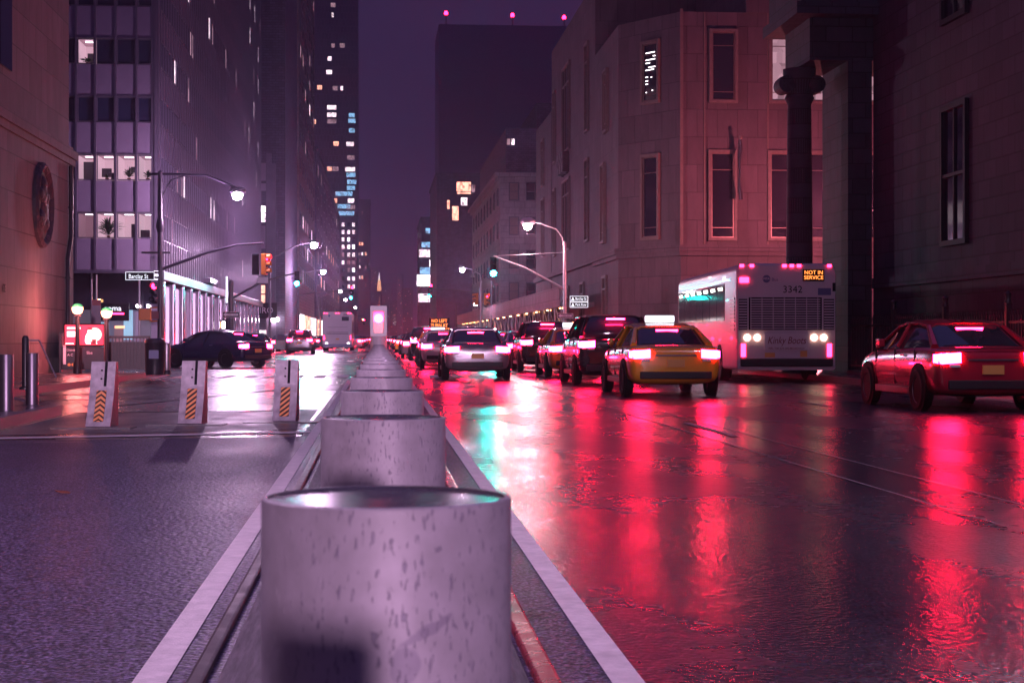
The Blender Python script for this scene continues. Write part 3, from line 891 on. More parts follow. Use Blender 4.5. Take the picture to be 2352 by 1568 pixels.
# tall glass tower with scattered lit flats
wl_ = []
for (u, v, w, g) in ((765, 12, 12, 'lit_dim'), (764, 35, 5, 'lit_cool'), (765, 105, 9, 'lit_dim'), (786, 105, 12, 'lit_dim'), (718, 133, 10, 'lit_cool'), (757, 135, 10, 'lit_cool'), (718, 165, 10, 'lit_dim'), (756, 166, 14, 'lit_cool'), (716, 201, 9, 'lit_cool'), (734, 201, 12, 'lit_warm'), (770, 203, 12, 'lit_dim'), (785, 203, 7, 'lit_cool'), (762, 247, 22, 'lit_cool'), (762, 264, 22, 'lit_cool'), (762, 279, 22, 'lit_dim'), (720, 280, 13, 'lit_warm'), (772, 330, 13, 'lit_warm'), (804, 331, 18, 'lit_cool'), (806, 362, 18, 'lit_dim'), (757, 388, 12, 'lit_warm'), (771, 388, 14, 'lit_dim'), (804, 389, 24, 'lit_cool'), (770, 461, 10, 'lit_warm'), (806, 461, 16, 'lit_cool'), (806, 476, 20, 'lit_dim'), (808, 265, 15, 'lit_blue'), (808, 278, 18, 'lit_blue'), (808, 300, 14, 'lit_blue'), (806, 402, 22, 'lit_blue'), (808, 418, 22, 'lit_blue'), (806, 432, 20, 'lit_blue'), (790, 445, 40, 'lit_blue'), (792, 490, 44, 'lit_blue'), (790, 474, 30, 'lit_blue')):
    wl_.append((u, v, w * 800 / F, 11 * 800 / F, g))
tower('glass_tower', 'tall dark glass tower with scattered lit flats behind the left street', P(700, 0, 800)[0], P(823, 0, 800)[0], 800, 840, 200, 'window_grid', wl_)
wl_ = []
for r, v in enumerate((516, 533, 550, 567, 585, 603, 620, 640, 658)):
    for c, u in enumerate((777, 788, 801, 812)):
        g = rnd.choices(['lit_cool', 'lit_white', 'lit_dim', 'dark_glass'], [50, 25, 15, 10])[0]
        if r > 5 and c < 2: g = 'dark_glass'
        wl_.append((u, v, 7 * 600 / F, 10 * 600 / F, g))
tower('lit_office_block', 'dark block with a grid of bright white windows below the glass tower', P(745, 0, 600)[0], P(819, 0, 600)[0], 600, 640, P(0, 503, 600)[1], 'dark_brick', wl_)
wl_ = [(u, v, 4 * 900 / F, 8 * 900 / F, rnd.choice(['lit_cool', 'lit_dim', 'lit_warm'])) for v in (489, 560, 583, 598, 613, 637, 655) for u in (826, 832, 840) if rnd.random() < .7]
tower('slim_dark_block', 'slim dark block with a few lit windows right of the bright grid', P(817, 0, 900)[0], P(850, 0, 900)[0], 900, 930, P(0, 455, 900)[1], 'dark_brick', wl_)
# distant skyline in the street gap
for i, (u0, u1, v, Y, lab) in enumerate(((851, 866, 612, 2300, 'far pale block under the crown lights in the street gap'), (866, 876, 668, 2500, 'far block below the glowing spire'), (878, 900, 650, 2200, 'far dark block right of the glowing spire'), (896, 912, 690, 1900, 'far block with a dense cluster of warm windows'), (912, 926, 628, 2400, 'far thin tower under two red beacons'), (925, 948, 660, 1700, 'far dark tower at the right of the street gap'), (846, 862, 700, 1800, 'far low block at the left of the street gap'))):
    wl_ = []
    for k in range(16):
        wl_.append((rnd.uniform(u0 + 2, u1 - 2), rnd.uniform(v + 6, 765), rnd.uniform(1.2, 2.4) * Y / F, 2.2 * Y / F, rnd.choice(['lit_warm', 'lit_warm', 'lit_cool', 'lit_dim'])))
    tower('skyline_block', lab, P(u0, 0, Y)[0], P(u1, 0, Y)[0], Y, Y + 40, P(0, v, Y)[1], 'dark_brick', wl_)
x, z = P(871, 668, 2500)
t = thing('lit_spire', 'far orange lit spire with a pale tip above the street gap', 'spire', (x, 2505, z))
MB().lathe([(3.2, .3), (3.2, 6), (2.4, 6), (2.4, 11), (1.4, 16)], 12).build('tower_top', 'shop_warm', t)
MB().lathe([(1.2, 16), (.6, 22), (.05, 28)], 12).build('tip', 'shop_white', t)

# right side, far to near
b = tower('far_right_block', 'mid-distance tower with a few cold lit windows right of the gap', P(968, 0, 436)[0], 26, 436, 480, P(0, 497, 436)[1], 'dark_brick', [(1002, 590, 2.6, 2, 'lit_white') if False else (988, 582, 6, 2.2, 'lit_cool'), (997, 605, 2.6, 2, 'lit_white'), (986, 622, 5, 2, 'lit_blue'), (983, 644, 6, 3.2, 'lit_white'), (982, 684, 5, 2.4, 'lit_cool'), (985, 562, 4, 1.6, 'lit_blue'), (990, 530, 3, 1.6, 'lit_blue')])
for r in range(6):
    for c in range(4): win(b, P(968, 0, 436)[0] - .02, 440 + c * 10, 8 + r * 4, 4, 2.2, R(-90), 'dark_frame', rnd.choices(['dark_glass', 'lit_dim'], [80, 20])[0], .12, .06)
tower('dark_loft_tower', 'dark tower with a warm lit loft window above the white stone block', P(1003, 0, 330)[0], 34, 330, 372, P(0, 395, 330)[1], 'dark_brick', [(1065, 432, 3.0, 2.6, 'lit_warm'), (1066, 463, 1.5, 1.8, 'lit_cool'), (1046, 490, 1.5, 3, 'lit_warm'), (1030, 470, .6, 1.8, 'lit_warm'), (1087, 433, .8, 1.6, 'lit_dim'), (1066, 444, 3.0, .8, 'lit_dim')])
tower('beacon_tower', 'huge unlit tower with three red beacons on its roof line', P(1008, 0, 900)[0], P(1420, 0, 900)[0], 900, 960, P(0, 44, 900)[1], 'dark_brick', [], roof=True)
for k, (u, v) in enumerate(((1025, 28), (1178, 33), (1297, 38))):
    x, z = P(u, v, 899)
    t = thing('roof_beacon', 'red roof beacon on the unlit tower, %s of three' % ['leftmost', 'middle', 'rightmost'][k], 'beacon', (x, 902, z), 0, 'red roof beacons')
    MB().lathe([(.9, -.9), (1.0, 0), (.7, .9), (0, 1.2)], 12).build('lamp', 'signal_red', t, 50)
    MB().box(-.3, .3, -.3, .3, P(0, 44, 900)[1] + .5 - z, -.9).build('mast', 'dark_iron', t)
# white stone block with cornice
XW, YW = 14.0, 194.0
b = tower('white_stone_block', 'pale stone block with a bracketed cornice beyond the crossing on the right', XW, 40, YW, 252, P(0, 403, YW)[1], 'limestone_far', [], roof=False)
hh = P(0, 403, YW)[1]
m = MB(); m.box(XW - .35, 40, YW - .35, 252.2, hh, hh + .35); m.box(XW - .7, 40, YW - .7, 252.4, hh + .35, hh + .7)
m.build('cornice', 'limestone_far', b)
for v in (441, 520, 596, 670, 720):
    for u in (1180, 1219, 1258):
        x, z = P(u, v, YW)
        win(b, x, YW - .02, z - 1.0, 1.15, 2.1, 0, 'dark_frame', 'stone_frame' if u < 1200 else 'dark_glass', .1, .1, (('h', .5),))
for r, v in enumerate((441, 520, 596, 670, 720)):
    z = P(0, v, YW)[1]
    for c in range(9): win(b, XW - .02, YW + 4 + c * 6.2, z - 1.0, 1.3, 2.1, R(-90), 'dark_frame', 'dark_glass', .1, .1, (('h', .5),))
m = MB(); m.box(XW + 1, 40, YW + 5, 250, hh + .7, hh + 6.5); m.box(XW + 5, 40, YW + 9, 245, hh + 6.5, hh + 10)
pb = m.build('penthouse', 'dark_brick', b)
for u, g in ((1168, 'lit_dim'), (1178, 'lit_cool')):
    x, z = P(u, 326, YW + 5); win(b, x, YW + 4.98, z - .4, .45, .8, 0, 'dark_frame', g, .04, .04)

# limestone corner building with chamfered corner
o = thing('corner_stone_building', 'large chamfered limestone corner building with tall framed windows on the right', 'building', (0, 0, 0), 0, GRP)
CH, ML = 19.4, 24.3
Yc, Yf, Xc = 98.4, 94.0, 16.9
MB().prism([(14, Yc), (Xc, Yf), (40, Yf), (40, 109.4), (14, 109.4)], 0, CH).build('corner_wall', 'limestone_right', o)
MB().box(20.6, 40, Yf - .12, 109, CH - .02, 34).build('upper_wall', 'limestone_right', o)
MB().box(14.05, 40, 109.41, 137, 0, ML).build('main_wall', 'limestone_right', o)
MB().box(14.0, 40, 137.01, 150, 0, 19.5).build('end_wall', 'limestone_right', o)
m = MB(); m.prism([(13.75, Yc - .13), (Xc - .13, Yf - .3), (40.2, Yf - .3), (40.2, 109.42), (13.75, 109.42)], 6.0, 6.35); m.prism([(13.85, Yc - .1), (Xc - .1, Yf - .18), (40.1, Yf - .18), (40.1, 109.41), (13.85, 109.41)], 5.75, 6.0)
m.box(13.75, 14.0, 109.43, 150, 6.0, 6.35)
m.build('ledge', 'limestone_right', o)
MB().box(Xc - .05, Xc + .12, Yf - .10, Yf + .0, 6.36, CH + .15).build('corner_pilaster', 'stone_frame', o)
def bigwin(x, y, z0, z1, w, rz, glass, fr=.16, dp=.20):
    q = win(o, x, y, z0, w, z1 - z0, rz, 'stone_frame', 'dark_glass', fr, dp)
    iw, ih = w - 2 * fr, z1 - z0 - 2 * fr
    q2 = link('sash', win_mesh(iw, ih, .07, .08, 'bronze_frame', glass, (('h', .80), ('h', .12))), q, (0, -.03, fr))
    return q
chx = (14 + Xc) / 2; chy = (Yc + Yf) / 2; cha = math.atan2(Yf - Yc, Xc - 14)
tl = lambda v: P(1495, v, chy)[1]
for (ca, cb, g) in ((240, 95, 'dark_glass'), (552, 355, 'dark_glass')):
    q = bigwin(chx + .12, chy - .2, tl(ca), tl(cb), 1.55, cha, g)
    if ca == 240:       # rows of ceiling tubes seen through the upper corner window
        hh_ = tl(cb) - tl(ca)
        g_ = random.Random(3)
        for (f, a0, a1) in ((.80, -.40, .35), (.74, .2, .4), (.69, -.40, .38), (.64, -.4, -.05), (.57, -.18, .4), (.53, -.42, .28), (.42, -.42, -.22), (.41, .02, .12), (.36, -.42, -.22), (.31, -.42, -.22), (.18, -.40, -.32), (.2, .1, .2)):
            MB().box(a0, a1, -.085, -.075, f * hh_, f * hh_ + .055).build('ceiling_tube', 'tube_light', q)
ft = lambda v: P(1660, v, Yf)[1]
for u in (1661, 1797, 1880, 1990):
    x = P(u, 0, Yf)[0]
    bigwin(x, Yf - .005, ft(237), ft(68), 1.62, 0, 'dark_glass' if u < 1700 else 'lit_dim')
    bigwin(x - .05, Yf - .005, ft(553), ft(345), 1.62, 0, 'dark_glass')
for u, v0, v1, w in ((1394, 305, 160, 1.7), (1388, 560, 375, 1.7)):
    y = wall_y(u, 14)
    bigwin(13.995, y, P(u, v0, y)[1], P(u, v1, y)[1], w, R(-90), 'dark_glass')
for (y, z0, z1, w) in ((113.5, 7.6, 13.2, 1.9), (113.5, 15, 21, 1.9), (126, 7.6, 13, 5.0), (126, 15, 21.5, 5.0), (134.5, 7.6, 13, 1.7), (134.5, 15, 20.8, 1.7), (143.5, 8, 13, 1.9), (143.5, 14, 18, 1.9), (126, 1.2, 5, 4), (116, 1.2, 5, 2), (143, 1.2, 5, 2), (104, 1.2, 5.0, 1.8)):
    q = win(o, 13.99 if not (109.4 < y < 137) else 14.04, y, z0, w, z1 - z0, R(-90), 'stone_frame', 'dark_glass', .16, .14, (('v', -.17), ('v', .17), ('h', .78)) if w > 3 else (('h', .78),))
for k in range(3): MB().box(13.55, 14.04, 124.4 + k * 1.4, 125.4 + k * 1.4, 13.4, 14.9).lathe([(.1, -1.1), (.45, -.3), (.5, 0)], 12, (13.9, 124.9 + k * 1.4, 14.4)).build('carved_panel', 'relief', o)
for xx in (18.2, 21.8): MB().box(xx, xx + .08, Yf - .06, Yf - .0, 6.4, CH).build('downpipe', 'stone_frame', o)
fl = thing('flag', 'furled pale flag hanging from a staff on the stone corner building', 'flag', (P(1690, 0, Yf)[0], Yf - .5, 0))
z0 = ft(345)
MB().tube([(0, .5, z0 - .1), (.05, -.6, z0 + .55)], .03).build('staff', 'galvanised', fl, 40)
MB().lathe([(.09, -.09), (.12, 0), (.09, .1), (0, .12)], 12, (.05, -.62, z0 + .6)).build('finial', 'bronze_frame', fl, 60)
MB().loft([[(-.06 + .03 * math.sin(k * 1.3) + a * (.75 + .25 * math.sin(k * .8)), -.55 + bq + .03 * math.sin(k), z0 + .45 - k * .3) for a, bq in ((0, 0), (.10, -.06), (.2, .02), (.24, .12), (.12, .09), (.0, .14))] for k in range(12)]).build('cloth', 'dark_frame', fl, 60)

# chapel with columned portico, near right, unlit
o = thing('chapel', 'unlit chapel with tall columns and overhanging roof at the right', 'building', (0, 0, 0), 0, GRP)
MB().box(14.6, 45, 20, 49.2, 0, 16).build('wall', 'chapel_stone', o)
xe = P(1804, 0, 52.3)[0]
MB().box(xe, 45, 49.3, 52.3, 9.35, 10.6).build('entablature', 'chapel_stone', o)
MB().box(P(1752, 0, 53)[0], 45, 48.6, 53.0, 10.6, 10.95).build('cornice', 'chapel_stone', o)
MB().box(P(1765, 0, 53)[0], 45, 48.8, 52.9, 10.95, 18).build('pediment', 'chapel_stone', o)
xc = P(1836, 0, 51)[0]
colz = [(.52, .14), (.52, .45), (.45, .6), (.40, .7), (.40, 4.0), (.36, 8.1), (.35, 8.25), (.45, 8.45), (.38, 8.6), (.48, 9.0), (.5, 9.34)]
MB().box(P(1889, 0, 52.2)[0], 14.59, 49.31, 52.2, 0, 9.345).build('porch_wall', 'chapel_stone', o)
for x, y in ((xc, 51.0), (16.8, 51), (19.6, 51)):
    MB().lathe(colz, 32).build('column', 'chapel_stone', o, 40, loc=(x, y, 0))
cap_ = MB()
for sx in (-.46, .46): cap_.lathe([(.05, -.4), (.26, -.38), (.28, 0), (.26, .38), (.05, .4)], 18, (xc + sx, 51.0, 8.85), 'y')
cap_.box(xc - .5, xc + .5, 50.62, 51.38, 8.84, 8.98); cap_.build('capital', 'chapel_stone', o, 50)
for y in (24, 30, 36, 42):
    win(o, 14.59, y, 3.5, 1.9, 3.6, R(-90), 'black', 'dark_glass', .14, .1, (('h', .5), ('v', 0)))
    win(o, 14.59, y, 9.2, 1.9, 4.0, R(-90), 'black', 'dark_glass', .14, .1, (('h', .5), ('v', 0)))
MB().box(14.5, 14.599, 20, 49, 2.6, 2.9).build('string_course', 'chapel_stone', o)

# iron fence before the churchyard, in sections
def fence(y0, y1, x, lab):
    o = thing('iron_fence', lab, 'fence', (x, y0, .14), 0, 'iron fence sections by the chapel')
    L = y1 - y0
    m = MB()
    k = int(L / .15)
    for i in range(1, k):
        y = L * i / k
        m.box(-.012, .012, y - .012, y + .012, .12, 1.5); m.lathe([(.028, 1.5), (.014, 1.56), (0, 1.64)], 6, (0, y, 0))
    m.build('pickets', 'dark_iron', o)
    m = MB(); m.box(-.02, .02, .06, L - .06, .22, .27); m.box(-.02, .02, .06, L - .06, 1.32, 1.37)
    m.build('rail', 'dark_iron', o)
    m = MB(); m.box(-.06, .06, -.06, .06, 0, 1.75); m.lathe([(.09, 1.75), (.05, 1.85), (.08, 1.95), (0, 2.02)], 12)
    m.build('post', 'dark_iron', o, 40)
    MB().box(-.14, .14, .061, L - .061, 0, .11).build('stone_kerb', 'granite', o)
for k in range(5):
    fence(27 + k * 4.0, 31 + k * 4.0, 13.3, 'black iron picket fence section by the chapel, %s' % ['nearest the right edge', 'next to the nearest section', 'middle of the run', 'one before the last by the portico', 'farthest, by the portico'][k])

# ------------------------------------------------------------------ street furniture
def street_lamp(base, armx, zl, lab, lens='lamp_lens', power=0, rl=.24, curve=True, pole='pole_grey', root=None, group='street lamps', col=LAMP):
    o = root or thing('street_lamp', lab, 'street lamp', (base[0], base[1], .14), 0, group)
    if root is None:
        MB().lathe([(.22, 0), (.22, .25), (.13, .45), (.11, .9), (.075, zl - 1.2)], 16).build('pole', pole, o, 40)
    pts = []
    for i in range(9):
        f = i / 8
        pts.append((armx * f, 0, zl - 1.3 + 1.32 * math.sin(f * math.pi / 2)) if curve else (armx * f, 0, zl - .1 + .1 * f))
    MB().tube(pts, [.05 - .02 * i / 8 for i in range(9)], 8).build('arm', pole, o, 40)
    sgn = 1 if armx > 0 else -1
    MB().lathe([(.03, -.35), (.16, -.25), (.19, .1), (.10, .38), (0, .42)], 16, (armx + .1 * sgn, zl + .1, 0) if False else (armx + .1 * sgn, 0, zl + .06), 'x').build('head', pole, o, 50)
    MB().lathe([(.0, -rl * 1.5), (rl * .8, -rl * 1.2), (rl * 1.1, -rl * .2), (rl * .9, rl * .3)], 20, (armx + .1 * sgn, 0, zl - .06)).build('lens', lens, o, 60)
    if power: lamp('bulb', o, (armx + .1 * sgn, -.05, zl - .55), power, col, .25)
    return o
def signal_head(parent, x, z, rz, lit, y=0, housing='yellow_house', lens_m=None, back=False):
    h = link('signal_head', None, parent, (x, y, z), rz)
    MB().box(-.17, .17, -.12, .12, -.52, .52).build('housing', housing, h, bevel=.03)
    for k, zz in enumerate((.34, 0, -.34)):
        on = ('red', 'amber', 'green')[k] == lit
        mt = (lens_m or {'red': 'signal_red', 'amber': 'amber', 'green': 'signal_green'}[lit]) if on else 'black_gloss'
        r = .15
        MB().lathe([(.02, -.155), (r * .7, -.15), (r, -.13), (r, -.115)], 20, (0, 0, zz), 'y').build('lens', mt, h, 50)
        q = MB()
        n_ = 12
        pr = [(math.cos(a) * .165, math.sin(a) * .165) for a in [math.pi * (-.1 + 1.2 * t / n_) for t in range(n_ + 1)]]
        q.loft([[(px, -.12, zz + pz) for px, pz in pr] + [(px * .93, -.12, zz + pz * .93) for px, pz in pr[::-1]], [(px, -.33, zz + pz) for px, pz in pr] + [(px * .93, -.33, zz + pz * .93) for px, pz in pr[::-1]]])
        q.build('visor', housing, h)
    return h
def sign_plate(parent, name, x, z, w, h, face, border, y=-.12, rz=0):
    s_ = MB().box(-w / 2, w / 2, -.012, .012, -h / 2, h / 2).build(name, face, parent, loc=(x, y, z), rz=rz)
    b = MB(); t = .025
    for a in ((-w / 2, w / 2, -h / 2, -h / 2 + t), (-w / 2, w / 2, h / 2 - t, h / 2), (-w / 2, -w / 2 + t, -h / 2 + t, h / 2 - t), (w / 2 - t, w / 2, -h / 2 + t, h / 2 - t)):
        b.box(a[0], a[1], -.017, -.0125, a[2], a[3])
    b.build('border', border, s_)
    return s_
def arrow_sign(parent, x, z, w, h, left=True, y=-.12):
    s_ = sign_plate(parent, 'one_way_sign', x, z, w, h, 'black', 'sign_face', y)
    k = -1 if left else 1
    a = MB()
    pts = [(k * w * .45, 0), (k * w * .28, h * .36), (k * w * .28, h * .2), (-k * w * .42, h * .2), (-k * w * .42, -h * .2), (k * w * .28, -h * .2), (k * w * .28, -h * .36)]
    a.loft([[(px, -.014, pz) for px, pz in pts], [(px, -.018, pz) for px, pz in pts]])
    a.build('arrow', 'sign_face', s_)
    text('lettering', 'ONE WAY', h * .34, 'black', s_, (-k * w * .08, -.02, 0), 0, .001)

# left far corner: lamp, signal mast, signs
BX, BY = P(368, 0, 84.5)[0], 84.5
zl = P(545, 450, BY)[1]
o = thing('corner_mast', 'tall dark corner mast with street lamp, signals and Barclay sign on the left', 'street light', (BX, BY, .14))
MB().lathe([(.26, 0), (.26, .3), (.17, .5), (.14, 1.2), (.12, zl + 1.0), (.02, zl + 1.1)], 18).build('pole', 'dark_paint', o, 40)
ax = P(545, 450, BY)[0] - BX
MB().tube([(-.55, 0, zl + .9), (0, 0, zl + .92), (ax * .6, 0, zl + .86), (ax, 0, zl + .25)], .06, 8).build('arm', 'dark_paint', o, 40)
MB().tube([(0, 0, zl - 1), (.12, 0, zl - .1), (.5, 0, zl + .6), (1.2, 0, zl + .85)], .04, 8).build('brace', 'dark_paint', o, 40)
MB().lathe([(.03, -.4), (.2, -.28), (.24, .1), (.12, .4), (0, .44)], 18, (ax, 0, zl + .12), 'x').build('lamp_head', 'dark_paint', o, 50)
MB().lathe([(0, -.34), (.19, -.27), (.27, -.04), (.2, .08)], 22, (ax, 0, zl - .02)).build('lamp_lens', 'lamp_lens', o, 60)
lamp('bulb', o, (ax, -.1, zl - .6), 3000, LAMP, .25)
MB().lathe([(.14, -.35), (.22, -.1), (.16, .3)], 14, (0, 0, zl - 1.6)).build('mast_clamp', 'dark_paint', o, 40)
MB().box(-.9, .5, -.06, .06, zl - 3.0, zl - 2.9).build('crossbar', 'dark_paint', o)
sx_, sz_ = P(605, 560, BY); sx_ -= BX; sz_ -= .14
MB().tube([(0, 0, P(0, 625, BY)[1]), (sx_ * .45, 0, P(0, 585, BY)[1]), (sx_ * .75, 0, P(0, 566, BY)[1]), (sx_, 0, P(0, 562, BY)[1])], [.08, .07, .055, .05], 8).build('signal_arm', 'dark_paint', o, 40)
signal_head(o, sx_ + .05, P(0, 605, BY)[1] - .14, R(75), 'red', housing='orange_house')
signal_head(o, sx_ - .38, P(0, 605, BY)[1] - .14, R(180), 'red', housing='black')
MB().box(sx_ - .28, sx_ + .22, -.03, .03, P(0, 641, BY)[1] - .3, P(0, 641, BY)[1] - .0).build('small_sign', 'sign_face', o)
z_ = P(0, 633, BY)[1] - .14
s_ = sign_plate(o, 'street_sign', P(326, 0, BY)[0] - BX, z_, 1.55, .40, 'black', 'sign_white', -.15)
text('lettering', 'Barclay St', .30, 'sign_white', s_, (-.15, -.02, -.03), 0, .002, sx=.8)
s2 = sign_plate(o, 'cross_street_sign', -.14, z_ + .04, .55, .42, 'black', 'sign_white', -.2, R(65))
MB().box(-.2, .2, -.018, -.0125, -.06, .05).build('worn_lettering', 'sign_white', s2)
signal_head(o, -.22, P(0, 665, BY)[1] - .3, R(-25), 'red', y=-.1, housing='black', lens_m='signal_red')
cx = P(334, 0, BY)[0] - BX; zc = P(0, 722, BY)[1] - .14
MB().box(cx - .30, cx + .30, -.22, .14, zc - .28, zc + .28).build('walk_signal', 'orange_house', o, bevel=.04)
MB().tube([(cx + .2, 0, zc + .33), (0, 0, zc + .36)], .03, 8).build('walk_bracket', 'orange_house', o, 40)
MB().tube([(cx + .2, 0, zc - .33), (0, 0, zc - .30)], .03, 8).build('walk_bracket', 'orange_house', o, 40)
MB().box(-.52, -.06, -.17, -.14, zc - .22, zc + .16).build('red_notice', 'sign_red', o)

# next mast on the left with a green signal
BX, BY = P(531, 0, 121)[0], 121
o = thing('signal_mast', 'left mast with a long arm, green signal and one way sign', 'traffic light', (BX, BY, .14), 0, 'signal masts')
MB().lathe([(.3, 0), (.3, .4), (.19, .7), (.17, 5.0), (.05, 5.1)], 16).build('pole', 'pole_grey', o, 40)
gx, gz = P(682, 651, BY); gx -= BX; gz -= .14
MB().tube([(0, 0, P(0, 690, BY)[1]), (gx * .5, 0, gz + .2), (gx, 0, gz + .75)], [.09, .07, .05], 8).build('arm', 'pole_grey', o, 40)
signal_head(o, gx, gz + .34, 0, 'green', housing='black')
arrow_sign(o, .0, P(0, 722, BY)[1] - .14, 1.18, .42, True, -.25)
wz = P(0, 746, BY)[1] - .14
w_ = MB().box(-1.0, -.22, -.3, .1, wz - .36, wz + .36).build('walk_signal', 'black', o, bevel=.04)
MB().box(-.92, -.70, -.32, -.301, wz - .18, wz + .18).build('hand_symbol', 'hand_red', w_, bevel=.01)
MB().box(-.62, -.40, -.32, -.301, wz - .26, wz + .26).build('count_symbol', 'walk_white', w_, bevel=.01)

# right far corner mast
BX, BY = P(1297, 0, 90.5)[0], 90.5
o = thing('corner_mast', 'right corner mast with curved lamp arm, green signal and street signs', 'street light', (BX, BY, .14))
zl = P(1212, 515, BY)[1] - .14
MB().lathe([(.26, 0), (.26, .3), (.15, .5), (.11, 1.2), (.09, zl - 1.0), (.05, zl - .9)], 18).build('pole', 'galvanised', o, 40)
ax = P(1212, 515, BY)[0] - BX
MB().tube([(-.08, 0, zl - 1.1), (-.12, 0, zl - .7), (-.45, 0, zl - .25), (ax * .7, 0, zl + .08), (ax, 0, zl + .1)], .035, 8).build('lamp_arm', 'galvanised', o, 40)
MB().lathe([(.03, -.4), (.2, -.28), (.24, .1), (.12, .4), (0, .44)], 18, (ax, 0, zl + .14), 'x').build('lamp_head', 'galvanised', o, 50)
MB().lathe([(0, -.32), (.18, -.25), (.25, -.03), (.18, .08)], 22, (ax, 0, zl)).build('lamp_lens', 'lamp_right', o, 60)
lamp('bulb', o, (ax, -.1, zl - .6), 1500, (1, .50, .58), .25)
gx, gz = P(1133, 628, BY); gx -= BX; gz -= .14
MB().tube([(0, 0, P(0, 668, BY)[1]), (gx * .55, 0, P(0, 618, BY)[1]), (gx, 0, P(0, 590, BY)[1])], [.08, .06, .05], 8).build('signal_arm', 'galvanised', o, 40)
MB().tube([(0, 0, zl - 1.5), (gx, 0, P(0, 590, BY)[1])], .018, 6).build('stay_cable', 'galvanised', o, 40)
signal_head(o, gx, gz + .34, 0, 'green', housing='black')
for k, v in enumerate((685, 699)):
    s_ = sign_plate(o, 'street_sign', P(1329, 0, BY)[0] - BX, P(0, v - 1, BY)[1] - .14, .98, .30, 'black', 'sign_white', -.15)
    text('lettering', ['Barclay St', 'Park Row'][k], .20, 'sign_white', s_, (.1, -.02, 0), 0, .002, sx=.75)
    a = MB(); a.loft([[(-.42, -.014, -.09), (-.24, -.014, -.09), (-.33, -.014, .10)], [(-.42, -.018, -.09), (-.24, -.018, -.09), (-.33, -.018, .10)]]); a.build('arrow', 'sign_white', s_)
arrow_sign(o, 0, P(0, 724, BY)[1] - .14, .86, .26, True, -.2)
wz = P(0, 745, BY)[1] - .14; cx = P(1322, 0, BY)[0] - BX
w_ = MB().box(cx - .3, cx + .3, -.3, .1, wz - .28, wz + .28).build('walk_signal', 'black', o, bevel=.03)
MB().box(cx - .22, cx - .03, -.32, -.301, wz - .15, wz + .15).build('hand_symbol', 'hand_red', w_, bevel=.01)
MB().box(cx + .02, cx + .2, -.32, -.301, wz - .2, wz + .2).build('count_symbol', 'walk_white', w_, bevel=.01)

# more masts and lamps down the street
def mast(u_l, v_l, Y, poleu, lab, lit='green', second=None, housing='black'):
    bx = P(poleu, 0, Y)[0]
    o = thing('signal_mast', lab, 'traffic light', (bx, Y, .14), 0, 'signal masts')
    x, z = P(u_l, v_l, Y); x -= bx; z -= .14
    MB().lathe([(.3, 0), (.2, .6), (.15, z + 1.0)], 12).build('pole', 'pole_grey', o, 40)
    MB().tube([(0, 0, z + .3), (x * .5, 0, z + .75), (x, 0, z + .85)], .06, 8).build('arm', 'pole_grey', o, 40)
    signal_head(o, x, z + (.34 if lit == 'green' else -.34), 0, lit, housing=housing, lens_m='signal_green_far' if lit == 'green' else None)
    if second: signal_head(o, x + second, z + .9, 0, 'red', housing='black')
mast(806, 684, 205, 684, 'mid-distance left mast whose green signal hangs over the street', 'green', .15)
mast(986, 680, 200, 1102, 'mid-distance right mast whose green signal hangs over the street', 'green', .2)
mast(836, 735, 330, 790, 'far mast with a red signal just right of the white coach', 'red')
mast(1014, 740, 360, 1060, 'far mast with a red signal above the right traffic', 'red')
bx, Y = P(1105, 0, 150)[0], 150
o = thing('twin_signal', 'yellow twin signal heads on a hooked pole beside the scaffold', 'traffic light', (bx, Y, .14))
z = P(0, 685, Y)[1] - .14
MB().lathe([(.2, 0), (.12, .6), (.09, z + 1.6)], 12).build('pole', 'galvanised', o, 40)
MB().tube([(0, 0, z + 1.6), (-.1, 0, z + 2.2), (-.5, 0, z + 2.4), (-.75, 0, z + 2.2)], .05, 8).build('hook', 'galvanised', o, 40)
MB().lathe([(.2, -.15), (.1, .1), (0, .12)], 12, (-.75, 0, z + 2.1)).build('lamp_head', 'galvanised', o, 40)
signal_head(o, -.42, z, R(-60), 'red', lens_m='black_gloss'); signal_head(o, .42, z, R(60), 'red', lens_m='signal_red')
for (u, v, Y, pu, lens, pw, lab) in ((718, 560, 128, 620, 'lamp_lens', 4200, 'lit street lamp over the left kerb, past the corner mast'), (740, 622, 178, 650, 'lamp_lens', 4200, 'white street lamp over the left lanes above the green signal'), (780, 667, 252, 735, 'lamp_far', 0, 'smaller white street lamp left of the far green signal'), (792, 687, 300, 752, 'lamp_far', 0, 'small street lamp just above the white coach'), (815, 705, 380, 775, 'lamp_far', 0, 'tiny far street lamp right above the coach roof'), (833, 733, 560, 800, 'lamp_orange', 0, 'orange far lamp right of the white coach'), (1064, 617, 173, 1130, 'lamp_lens', 2400, 'street lamp right of the street, left of the big green signal'), (979, 681, 245, 1048, 'lamp_far', 0, 'white lamp touching the far green signal on the right'), (1095, 695, 185, 1128, 'lamp_far', 0, 'low white lamp beside the yellow twin signals'), (1010, 722, 420, 1040, 'lamp_orange', 0, 'warm far lamp above the right traffic')):
    bx = P(pu, 0, Y)[0]; x, z = P(u, v, Y)
    street_lamp((bx, Y), x - bx, z - .14 + .06, lab, lens, pw)
